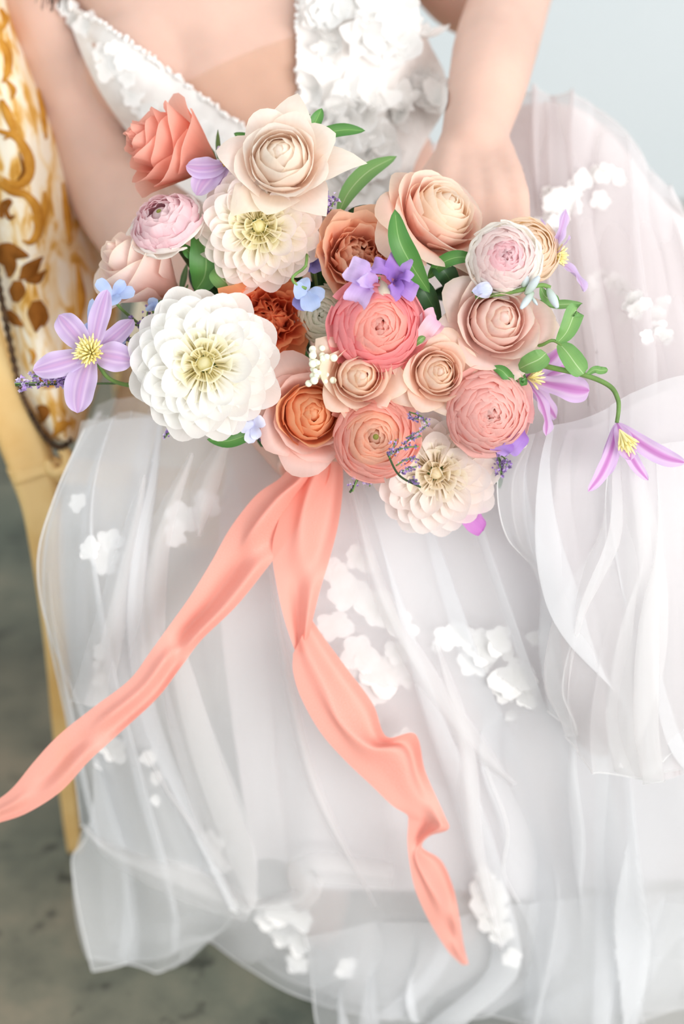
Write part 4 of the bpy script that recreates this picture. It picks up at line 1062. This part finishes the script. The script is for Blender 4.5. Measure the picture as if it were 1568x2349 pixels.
def clematis(label, base, tips, mat, axis, st=.022, stm=M_sta, nst=34, stem=None, wk_=1.3):
    """base (px,py,d); tips: (px,py,d,width px,bow px,sideways bow px)"""
    b = P(*base); ax = cdir(axis)
    t0 = thing('clematis', label, 'clematis', b, GRP)
    for k, tp in enumerate(tips):
        e = P(*tp[:3]); wd = pxm(tp[3] * wk_, base[2]); bow = pxm(tp[4], base[2]); sb = pxm(tp[5] if len(tp) > 5 else 0, base[2])
        dv = nrm(e - b); sd = nrm(np.cross(dv, ax)); nh = tp[6] if len(tp) > 6 else ax
        m1 = b + (e - b) * .35 + ax * bow + sd * sb; m2 = b + (e - b) * .7 + ax * bow * .9 + sd * sb
        blade('petal', t0, [b, m1, m2, e], wd, nh, a=.75, b=.62, cup=.10, wave=wd * .055, wk=5, ridge=wd * .02, ns=22, nt=13, seed=k, mat=mat)
    if nst: stamens(t0, b + ax * .002, ax, st, nst, stm, .85, int(base[0]))
    if stem:
        o = tube('stem', crom(np.array([P(*q) for q in stem]), 20), .0016, M_stem, None, 8); adopt(o, t0)
    return t0
clematis('lilac clematis with six petals and yellow stamens over the chair back', (212, 812, 1.455),
         [(246, 664, 1.452, 44, 10, 0), (134, 722, 1.458, 56, 14, 0), (76, 850, 1.45, 56, 10, -4), (178, 948, 1.445, 66, 14, 4), (306, 828, 1.452, 62, 12, 0), (306, 732, 1.47, 42, 8, 5)], lil, (-.1, .1, .95), .0175, nst=56, wk_=1.12,
         stem=[(225, 835, 1.465), (250, 868, 1.475), (300, 885, 1.49), (420, 900, 1.53)])
clematis('mauve clematis seen edge-on behind the peach ranunculus at the wrist side', (1262, 590, 1.492),
         [(1298, 480, 1.49, 36, 8, -8), (1306, 540, 1.475, 26, 6, 0), (1336, 668, 1.478, 50, 14, -8), (1240, 500, 1.52, 32, 4, 0), (1230, 640, 1.52, 36, 4)], lil, (.85, .05, .5), .012, nst=26,
         stem=[(1262, 592, 1.495), (1225, 640, 1.51), (1150, 740, 1.54)])
clematis('magenta lilac clematis opening away to the side under the oval leaves', (1203, 868, 1.475),
         [(1352, 896, 1.468, 52, 18, 8), (1252, 1000, 1.465, 48, 14, -6), (1296, 786, 1.49, 50, 8, 0), (1310, 840, 1.505, 46, 4, 0), (1276, 960, 1.51, 44, 2, 0)], mag, (.8, 0, .45), .014, nst=14,
         stem=[(1203, 868, 1.475), (1190, 840, 1.478), (1160, 838, 1.482), (1110, 850, 1.50)])
hang = clematis('drooping clematis bell hanging from the arched stem over the tulle', (1414, 968, 1.448),
         [(1348, 1128, 1.436, 34, 12, -10), (1384, 1096, 1.455, 40, 6, -2), (1446, 1056, 1.430, 44, 10, 0), (1486, 1102, 1.452, 30, 8, 8), (1572, 1062, 1.440, 44, 12, 12)], mag, (.05, -.25, .9), .016, nst=0, wk_=1.0)
stamens(hang, P(1420, 985, 1.436), cdir((.3, -.8, .6)), .020, 22, M_sta, .4, 5)
clematis('small lilac clematis tucked between the coral rose and ivory rose', (520, 376, 1.488),
         [(426, 380, 1.478, 40, 10, -10), (450, 448, 1.48, 46, 8, 8), (520, 330, 1.50, 36, 4, 0), (480, 420, 1.485, 40, 4, 0), (560, 430, 1.51, 36, 0, 0)], lil, (.1, .1, .95), .008, stm=M_sta2, nst=26,
         stem=[(520, 378, 1.49), (540, 430, 1.52), (600, 600, 1.56)])
# vine that carries the drooping bell, with oval leaves
vine = thing('leafy_vine', 'arching clematis vine with oval green leaves at the bouquet\'s edge', 'vine', P(1180, 835, 1.48), GRP)
o = tube('stem', crom(np.array(px_path((1150, 815, 1.49), (1250, 840, 1.462), (1345, 862, 1.452), (1398, 886, 1.45), (1416, 915, 1.449), (1418, 940, 1.448), (1414, 970, 1.448))), 40), np.linspace(.0022, .0016, 40), M_stem, None, 8); adopt(o, vine)
o = tube('stem', crom(np.array(px_path((1200, 800, 1.475), (1240, 792, 1.462), (1278, 785, 1.455), (1340, 858, 1.452))), 24), .0013, M_stem, None, 8); adopt(o, vine)
for path, w, m in [(((1276, 788, 1.455), (1300, 760, 1.45), (1318, 716, 1.448), (1322, 712, 1.448)), 44, M_green_lt), (((1280, 786, 1.455), (1300, 808, 1.450), (1322, 838, 1.448), (1338, 858, 1.45)), 50, M_green_lt), (((1190, 846, 1.46), (1210, 836, 1.45), (1236, 824, 1.446), (1252, 810, 1.447)), 48, M_green_lt),
                   (((1180, 858, 1.47), (1195, 862, 1.462), (1200, 880, 1.46), (1205, 866, 1.46)), 16, M_green), (((1342, 862, 1.452), (1362, 848, 1.448), (1378, 850, 1.447), (1394, 848, 1.446)), 18, M_green_lt)]:
    blade('leaf', vine, px_path(*path), pxm(w), TC, a=.6, b=.42, cup=.22, wave=.0005, mat=m)
# ---- single leaves
LEAF = [
    ('broad green leaf standing between the pink ranunculus and cream dahlia', ((448, 668, 1.50), (470, 630, 1.49), (470, 570, 1.485), (446, 522, 1.485)), 78, M_green),
    ('small light green leaf above the orange rose', ((540, 670, 1.49), (520, 650, 1.482), (500, 630, 1.48), (490, 616, 1.482)), 50, M_green_lt),
    ('long soft green leaf rising between ivory rose and big peach rose', ((772, 500, 1.50), (800, 440, 1.505), (846, 392, 1.515), (910, 358, 1.53)), 44, M_green_lt),
    ('narrow green leaf pointing out beside the top ivory rose', ((700, 320, 1.50), (745, 306, 1.495), (790, 298, 1.495), (838, 300, 1.495)), 32, M_green),
    ('green leaf tip showing above the top ivory rose', ((690, 330, 1.50), (712, 300, 1.50), (728, 270, 1.50), (738, 248, 1.50)), 30, M_green),
    ('small green leaf tip over the ivory rose shoulder', ((680, 300, 1.505), (670, 285, 1.505), (690, 272, 1.505), (712, 262, 1.505)), 16, M_green),
    ('green leaf tip between the coral rose and ivory rose', ((600, 330, 1.51), (570, 318, 1.51), (552, 312, 1.51), (536, 306, 1.51)), 20, M_green),
    ('tall pointed green leaf in front of the big peach rose', ((985, 672, 1.47), (945, 610, 1.442), (915, 550, 1.43), (905, 480, 1.432)), 54, M_green),
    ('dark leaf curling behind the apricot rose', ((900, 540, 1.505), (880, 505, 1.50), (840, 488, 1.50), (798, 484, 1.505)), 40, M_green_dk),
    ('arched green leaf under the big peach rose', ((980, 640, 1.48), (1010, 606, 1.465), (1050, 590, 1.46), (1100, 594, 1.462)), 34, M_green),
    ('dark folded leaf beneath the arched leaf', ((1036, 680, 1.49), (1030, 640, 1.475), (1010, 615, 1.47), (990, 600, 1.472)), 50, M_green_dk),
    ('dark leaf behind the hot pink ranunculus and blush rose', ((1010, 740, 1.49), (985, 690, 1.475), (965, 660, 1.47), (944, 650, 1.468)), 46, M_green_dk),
    ('green leaf poking out below the big white dahlia', ((600, 985, 1.49), (560, 1000, 1.482), (520, 1012, 1.48), (474, 1008, 1.482)), 34, M_green),
    ('grey green leaf tip behind the blush rose beside the lilac clematis', ((1230, 690, 1.49), (1270, 698, 1.485), (1300, 698, 1.485), (1336, 696, 1.485)), 22, M_green_lt),
    ('little green leaf under the pink ranunculus by the broad leaf', ((460, 590, 1.49), (440, 585, 1.485), (430, 575, 1.485), (418, 560, 1.488)), 26, M_green),
    ('green leaf between cream rose and soft pink ranunculus', ((1060, 950, 1.49), (1068, 900, 1.475), (1080, 860, 1.47), (1095, 830, 1.47)), 30, M_green),
    ('curled green leaf over the soft pink ranunculus', ((1195, 870, 1.47), (1170, 868, 1.455), (1150, 850, 1.452), (1128, 842, 1.455)), 26, M_green),
    ('grey leaf peeking below the blush dahlia beside the purple statice', ((1120, 1020, 1.50), (1138, 1060, 1.495), (1142, 1090, 1.495), (1146, 1122, 1.50)), 26, M_green_dk),
]
for lab, path, w, m in LEAF:
    o = blade('leaf', None, px_path(*path), pxm(w), TC, a=.8, b=.75, cup=.30, wave=.0006, wk=4, mat=m)
    tag(o, lab, 'leaf', 'green leaves of the bouquet')
# dark leaves packed between the stems
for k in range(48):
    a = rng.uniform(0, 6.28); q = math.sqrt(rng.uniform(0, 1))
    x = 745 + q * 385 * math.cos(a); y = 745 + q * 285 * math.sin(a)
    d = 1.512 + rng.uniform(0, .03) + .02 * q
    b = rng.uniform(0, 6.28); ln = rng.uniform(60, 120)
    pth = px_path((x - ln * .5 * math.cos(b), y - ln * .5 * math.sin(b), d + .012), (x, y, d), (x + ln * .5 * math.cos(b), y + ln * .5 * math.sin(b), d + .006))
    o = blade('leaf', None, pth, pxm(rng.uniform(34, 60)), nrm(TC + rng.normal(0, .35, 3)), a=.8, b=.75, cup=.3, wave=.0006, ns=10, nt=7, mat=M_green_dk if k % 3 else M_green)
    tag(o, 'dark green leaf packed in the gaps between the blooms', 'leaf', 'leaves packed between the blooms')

# ---- sweet peas
sp_v = PM('petal_sweet_pea', [(0, (150, 96, 196)), (.5, (160, 112, 208)), (1, (186, 150, 224))], .35, .08, lift=.15)
sp_l = PM('petal_sweet_pea_lilac', [(0, (196, 160, 226)), (.6, (200, 172, 230)), (1, (214, 192, 238))], .35, .08, lift=.15)
sp_p = PM('petal_sweet_pea_pink', [(0, (244, 206, 206)), (.6, (240, 190, 206)), (1, (226, 170, 204))], .35, .08)
def sweet_pea(label, c, petals, mat, keel=None, stem=None, grp=GRP):
    t0 = thing('sweet_pea', label, 'sweet pea', P(*c), grp)
    for k, (path, w, nh) in enumerate(petals):
        blade('petal', t0, px_path(*path), pxm(w), cdir(nh), a=.55, b=.28, cup=.35, wave=pxm(w) * .10, wk=4.5, ns=18, nt=13, seed=k, mat=mat)
    if keel:
        blade('keel', t0, px_path(*keel[0]), pxm(keel[1]), TC, a=.6, b=.5, cup=-.5, ns=12, nt=9, mat=keel[2])
    if stem:
        o = tube('stem', crom(np.array(px_path(*stem)), 14), .0013, M_stem, None, 7); adopt(o, t0)
    return t0
sweet_pea('lilac sweet pea with wavy petals leaning on the apricot rose', (856, 660, 1.44),
          [(((862, 650, 1.44), (836, 634, 1.43), (815, 622, 1.428), (800, 616, 1.432)), 62, (.1, .1, 1)), (((862, 655, 1.44), (838, 662, 1.428), (822, 680, 1.425), (818, 698, 1.43)), 60, (-.2, .2, 1)), (((850, 665, 1.436), (838, 650, 1.424), (830, 640, 1.42), (826, 636, 1.42)), 34, (0, .4, 1))], sp_l,
          (((872, 640, 1.44), (878, 660, 1.43), (876, 680, 1.428), (872, 696, 1.432)), 34, greenw), ((868, 640, 1.44), (880, 615, 1.45), (900, 640, 1.47), (930, 720, 1.53)))
sweet_pea('violet sweet pea just above the hot pink ranunculus', (905, 645, 1.446),
          [(((905, 645, 1.446), (905, 620, 1.438), (915, 602, 1.436), (922, 588, 1.44)), 58, (.2, 0, 1)), (((905, 645, 1.446), (888, 622, 1.436), (868, 612, 1.434), (852, 612, 1.438)), 40, (-.4, .5, 1)), (((905, 645, 1.446), (925, 655, 1.436), (940, 668, 1.434), (955, 676, 1.438)), 42, (.3, -.2, 1)), (((905, 645, 1.446), (910, 660, 1.434), (898, 672, 1.43), (890, 668, 1.434)), 40, (0, -.3, 1)), (((910, 640, 1.444), (925, 634, 1.434), (936, 634, 1.432), (942, 640, 1.434)), 26, (0, .3, 1))], sp_v,
          None, ((905, 645, 1.45), (920, 680, 1.48), (920, 740, 1.53)))
sweet_pea('pink flushed sweet pea bud between hot pink ranunculus and pale peach rose', (968, 782, 1.452),
          [(((960, 788, 1.452), (972, 764, 1.444), (986, 746, 1.442), (998, 732, 1.446)), 40, (.3, .1, 1)), (((960, 788, 1.452), (980, 768, 1.446), (1000, 752, 1.448), (1010, 742, 1.45)), 34, (-.2, .3, 1)), (((962, 778, 1.456), (970, 745, 1.452), (985, 728, 1.452), (1000, 724, 1.455)), 40, (.2, .1, 1))], sp_p,
          (((948, 796, 1.45), (958, 784, 1.444), (968, 776, 1.444), (976, 774, 1.446)), 16, M_green_lt), ((948, 798, 1.45), (930, 820, 1.47), (900, 860, 1.52)))
sweet_pea('violet sweet pea peeking out under the soft pink ranunculus', (1165, 1005, 1.468),
          [(((1180, 985, 1.47), (1165, 1005, 1.462), (1150, 1022, 1.46), (1138, 1036, 1.464)), 50, (.2, -.2, 1)), (((1190, 970, 1.472), (1190, 995, 1.464), (1180, 1015, 1.462), (1160, 1034, 1.466)), 50, (.4, -.1, 1))], sp_v,
          (((1180, 1005, 1.476), (1192, 1008, 1.474), (1202, 1012, 1.474), (1210, 1010, 1.476)), 36, greenw), ((1180, 985, 1.474), (1150, 960, 1.50), (1080, 960, 1.54)))
sweet_pea('magenta sweet pea petal showing below the lowest dahlia', (1060, 1165, 1.51),
          [(((1050, 1160, 1.51), (1064, 1180, 1.502), (1084, 1200, 1.502), (1106, 1218, 1.506)), 44, (.3, -.1, 1)), (((1056, 1158, 1.515), (1078, 1170, 1.508), (1092, 1192, 1.508), (1104, 1214, 1.51)), 34, (.5, .1, 1))], PM('petal_magenta', [(0, (206, 140, 206)), (1, (188, 100, 186))], .35, .06, lift=.15),
          None, ((1050, 1160, 1.515), (1010, 1110, 1.54), (900, 1060, 1.58)))

# ---- blue delphinium florets
bl_l = PM('petal_sky_blue', [(0, (190, 206, 240)), (.5, (168, 192, 240)), (1, (184, 206, 246))], .35, .06, lift=.15)
bl_d = PM('petal_indigo', [(0, (96, 88, 170)), (.6, (112, 106, 186)), (1, (134, 132, 206))], .3, .1, lift=.15)
bl_w = PM('petal_ice_blue', [(0, (210, 214, 246)), (.6, (206, 214, 248)), (1, (222, 228, 250))], .35, .05)
def floret(label, c, tips, mat, w, axis=(0, 0, 1), eye=True, stem=None):
    b = P(*c); ax = cdir(axis)
    t0 = thing('delphinium', label, 'delphinium', b, GRP)
    for k, (x, y, d) in enumerate(tips):
        e = P(x, y, d); ww = pxm(w if not isinstance(w, (list, tuple)) else w[k])
        blade('petal', t0, [b, b * .5 + e * .5 + ax * pxm(6), e], ww, ax, a=.7, b=.38, cup=.2, wave=ww * .05, wk=4, ns=12, nt=9, seed=k, mat=mat if not isinstance(mat, (list, tuple)) else mat[k])
    if eye:
        c_ = link('centre', eye_me); adopt(c_, t0); c_.matrix_basis = Matrix.Translation(b + ax * .0015) @ Matrix.Scale(pxm(5), 4)
    if stem:
        o = tube('stem', crom(np.array(px_path(*stem)), 14), .0012, M_stem, None, 7); adopt(o, t0)
    return t0
eye_me = sphere_mesh('centre', 1.0, plain('floret_eye', (244, 246, 236), .6, .2), 10, 7)
floret('sky blue star floret above the lilac clematis', (258, 678, 1.475), [(222, 642, 1.47), (286, 644, 1.47), (310, 668, 1.472), (268, 698, 1.468), (240, 690, 1.472)], bl_l, [30, 26, 30, 34, 26], eye=False, stem=((262, 690, 1.478), (285, 715, 1.49), (340, 760, 1.52)))
floret('slim blue delphinium bud beside the upper clematis petal', (205, 762, 1.47), [(212, 684, 1.468), (192, 745, 1.468), (216, 744, 1.468)], bl_l, [16, 24, 24], eye=False, stem=((205, 765, 1.472), (240, 800, 1.49), (330, 840, 1.52)))
floret('blue delphinium petal at the left rim of the white dahlia', (350, 712, 1.485), [(352, 682, 1.48), (340, 700, 1.48), (366, 698, 1.48)], bl_l, 24, eye=False, stem=((350, 712, 1.487), (370, 740, 1.50), (420, 800, 1.53)))
floret('pale blue floret under the lilac clematis near the white dahlia', (276, 768, 1.482), [(262, 790, 1.478), (280, 792, 1.478), (290, 770, 1.478)], bl_l, 22, eye=False, stem=((276, 768, 1.484), (310, 790, 1.50), (380, 830, 1.53)))
floret('pale blue and indigo delphinium beside the white bud', (705, 668, 1.452), [(672, 668, 1.446), (716, 716, 1.44), (744, 682, 1.446), (690, 640, 1.452), (682, 710, 1.455)], [bl_l, bl_l, bl_l, bl_l, bl_d], [40, 46, 36, 34, 40], eye=False, stem=((702, 662, 1.45), (676, 650, 1.446), (672, 634, 1.446), (700, 612, 1.455), (705, 585, 1.47), (720, 640, 1.52)))
floret('indigo delphinium in shadow between cream dahlia and apricot rose', (718, 600, 1.482), [(738, 570, 1.478), (736, 622, 1.476), (696, 612, 1.478), (700, 582, 1.482), (740, 598, 1.478)], bl_d, 40, eye=False, stem=((718, 602, 1.486), (725, 650, 1.51), (730, 720, 1.54)))
floret('ice blue delphinium below the white dahlia beside the amber rose', (582, 976, 1.468), [(548, 984, 1.462), (570, 1018, 1.460), (590, 1008, 1.460), (606, 962, 1.464), (574, 958, 1.468)], bl_w, [26, 28, 26, 30, 24], eye=False, stem=((584, 974, 1.472), (610, 950, 1.49), (660, 930, 1.53)))
floret('violet delphinium floret against the amber rose outer petal', (610, 972, 1.475), [(612, 996, 1.472), (620, 980, 1.472), (606, 956, 1.472)], bl_d, 22, eye=False, stem=((610, 970, 1.478), (630, 950, 1.49), (670, 930, 1.53)))
floret('periwinkle delphinium bud lying on the blush rose', (1082, 668, 1.45), [(1130, 664, 1.446), (1126, 656, 1.446), (1126, 674, 1.446)], bl_w, 26, eye=False, stem=((1082, 668, 1.452), (1120, 680, 1.452), (1190, 662, 1.45)))
# tweedia-like bud cluster with green stem
budm = PM('bud_grey_blue', [(0, (150, 176, 140)), (.5, (190, 204, 204)), (1, (200, 214, 226))], .2, .08)
bc = thing('bud_sprig', 'sprig of closed pale blue green buds over the blush rose', 'bud sprig', P(1240, 660, 1.445), GRP)
def bud(par, a, b, w, mat):
    q = crom(np.array([P(*a), (P(*a) + P(*b)) / 2, P(*b)]), 12); s = np.linspace(0, 1, 12)
    o = tube('bud', q, pxm(w) * .5 * (np.sin(np.pi * (s * .86 + .08)) ** .6), mat, None, 10); adopt(o, par)
for a, b, w in [((1222, 670, 1.446), (1194, 708, 1.440), 17), ((1205, 676, 1.446), (1236, 634, 1.440), 19), ((1200, 660, 1.448), (1208, 632, 1.446), 18), ((1256, 662, 1.446), (1278, 706, 1.440), 20), ((1218, 680, 1.446), (1232, 700, 1.444), 8)]:
    bud(bc, a, b, w, budm)
o = tube('stem', crom(np.array(px_path((1090, 682, 1.455), (1150, 674, 1.45), (1200, 664, 1.447), (1240, 654, 1.446), (1262, 660, 1.446))), 24), .0017, M_stem, None, 8); adopt(o, bc)
blade('leaf', bc, px_path((1238, 656, 1.447), (1250, 680, 1.45), (1270, 690, 1.455), (1282, 696, 1.46)), pxm(30), TC, mat=M_green_lt)
# white lilac buds
lilac = thing('lilac_sprig', 'cluster of tiny round white buds between the rose and ranunculus', 'bud sprig', P(730, 830, 1.452), GRP)
M_wb = plain('white_bud', (246, 244, 230), .5, .3, c2=(232, 236, 206), nscale=200)
wb_me = sphere_mesh('bud', 1.0, M_wb, 12, 9)
o = tube('stem', crom(np.array(px_path((800, 800, 1.475), (760, 810, 1.46), (730, 830, 1.455), (720, 880, 1.452))), 20), .0012, M_stem, None, 7); adopt(o, lilac)
for k in range(56):
    if k < 34: x, y = rng.normal(722, 20), rng.uniform(798, 882)
    else: x, y = rng.uniform(735, 800), rng.normal(788, 14)
    b = link('bud', wb_me); adopt(b, lilac)
    b.matrix_basis = Matrix.Translation(P(x, y, 1.434 + .010 * rng.uniform(0, 1) + .012 * (k >= 34))) @ Matrix.Scale(pxm(rng.uniform(5.5, 9.5)), 4)

# ---- statice / lavender sprigs
M_stat = [PM('statice_violet', [(0, (160, 124, 200)), (1, (200, 168, 228))], .25, .1, lift=.15), PM('statice_plum', [(0, (120, 98, 156)), (1, (156, 130, 188))], .25, .1, lift=.15), PM('statice_pale', [(0, (200, 180, 228)), (1, (226, 212, 242))], .25, .1, lift=.15)]
def sprig(label, stem, branches, n, spread, mats=(0, 1, 2), size=6, name='statice_sprig'):
    t0 = thing(name, label, 'statice', P(*stem[0]), GRP)
    q = crom(np.array(px_path(*stem)), 24); o = tube('stem', q, .0009, M_stem_dk, None, 6); adopt(o, t0)
    lists = {m: [] for m in mats}
    paths = [px_path(*b) for b in branches]
    for b in paths:
        bq = crom(np.array(b), 14); tb = tube('branch', bq, .0006, M_stem, None, 5); adopt(tb, t0)
        for k in range(n):
            f = rng.uniform(.15, 1); i = min(int(f * 13), 13)
            c = bq[i] + rng.normal(0, 1, 3) * pxm(spread)
            sz = pxm(size) * rng.uniform(.6, 1.3); ax = nrm(TC + rng.normal(0, .7, 3))
            x = nrm(np.cross(ax, UP + .01)); y = np.cross(ax, x)
            th = np.linspace(0, 2 * math.pi, 10, endpoint=False)
            rad = np.where(np.arange(10) % 2 == 0, 1.0, .55)
            rings = []
            for rr_, zz in ((.05, -1.3), (.35, -.3), (.8, .2)):
                rings.append(c + ax * zz * sz + sz * rr_ * (np.cos(th) * (rad if rr_ > .5 else 1))[:, None] * x + sz * rr_ * (np.sin(th) * (rad if rr_ > .5 else 1))[:, None] * y)
            lists[mats[k % len(mats)]].append((np.array(rings), True))
    for m, l in lists.items():
        v, f, u = join_parts(l); o = mesh_obj('florets', v, f, M_stat[m], None, u); adopt(o, t0); o['kind'] = 'stuff'
    return t0
sprig('lavender statice spike reaching across the chair post', [(330, 880, 1.50), (200, 880, 1.48), (35, 884, 1.465)], [((200, 878, 1.48), (120, 876, 1.472), (34, 880, 1.465)), ((180, 876, 1.478), (130, 866, 1.47), (70, 862, 1.468)), ((190, 872, 1.478), (150, 860, 1.47), (110, 856, 1.47))], 60, 8, (0, 2), 8)
sprig('statice tuft between ivory rose and long green leaf', [(770, 560, 1.51), (755, 500, 1.49), (742, 440, 1.48)], [((750, 490, 1.485), (735, 465, 1.478), (722, 450, 1.476)), ((752, 490, 1.485), (750, 455, 1.476), (742, 432, 1.476)), ((755, 495, 1.485), (762, 470, 1.478), (768, 455, 1.478))], 26, 6)
sprig('lavender statice comb lying over the lowest dahlia', [(888, 1040, 1.436), (915, 1090, 1.43), (965, 1118, 1.428)],
      [((892, 1050, 1.434), (900, 1030, 1.43), (908, 1008, 1.428)), ((898, 1042, 1.434), (925, 1028, 1.428), (960, 1024, 1.426)), ((925, 1020, 1.43), (940, 1008, 1.428), (966, 1000, 1.428)), ((908, 1068, 1.432), (930, 1055, 1.428), (952, 1052, 1.426)), ((915, 1085, 1.43), (935, 1075, 1.427), (956, 1070, 1.426)), ((935, 1105, 1.43), (948, 1100, 1.427), (960, 1112, 1.426)), ((938, 945, 1.44), (965, 955, 1.432), (980, 972, 1.43)), ((980, 975, 1.43), (960, 990, 1.43), (930, 1005, 1.43)), ((938, 948, 1.44), (945, 958, 1.436), (960, 962, 1.434))], 26, 3.6, (0, 1, 2, 1), 4.2)
sprig('pale statice tips hanging below the coral pink ranunculus', [(858, 1060, 1.475), (830, 1085, 1.472), (802, 1130, 1.47)], [((858, 1078, 1.474), (828, 1082, 1.47), (808, 1128, 1.468)), ((850, 1085, 1.474), (845, 1100, 1.47), (848, 1116, 1.47)), ((855, 1080, 1.474), (862, 1088, 1.47), (864, 1094, 1.47))], 20, 6, (0, 2, 2), 5.5)
sprig('plum statice tuft under the violet sweet pea at the lower right', [(1120, 980, 1.50), (1140, 1040, 1.49), (1150, 1090, 1.485)], [((1140, 1040, 1.49), (1145, 1065, 1.485), (1148, 1085, 1.484)), ((1140, 1040, 1.49), (1160, 1055, 1.484), (1160, 1075, 1.484))], 22, 7, (1, 0, 0), 6)
sprig('statice between the lilac clematis and white dahlia', [(400, 800, 1.51), (340, 760, 1.50), (290, 735, 1.49)], [((345, 765, 1.50), (315, 745, 1.49), (290, 740, 1.488)), ((330, 780, 1.50), (300, 775, 1.49), (285, 785, 1.488)), ((335, 770, 1.50), (335, 740, 1.492), (338, 715, 1.49))], 24, 7, (1, 0, 1), 6)
sprig('greenish statice tuft between white dahlia and amber rose', [(660, 960, 1.52), (625, 975, 1.50), (605, 1000, 1.49)], [((625, 975, 1.498), (612, 990, 1.49), (600, 1010, 1.488)), ((625, 970, 1.498), (610, 960, 1.49), (600, 950, 1.488))], 22, 7, (1, 2), 6)
sprig('violet statice tip below the white dahlia', [(440, 940, 1.52), (400, 970, 1.50), (376, 1002, 1.49)], [((405, 975, 1.498), (390, 990, 1.49), (378, 1004, 1.49))], 14, 5, (0, 2), 5)
bpy.context.view_layer.update()
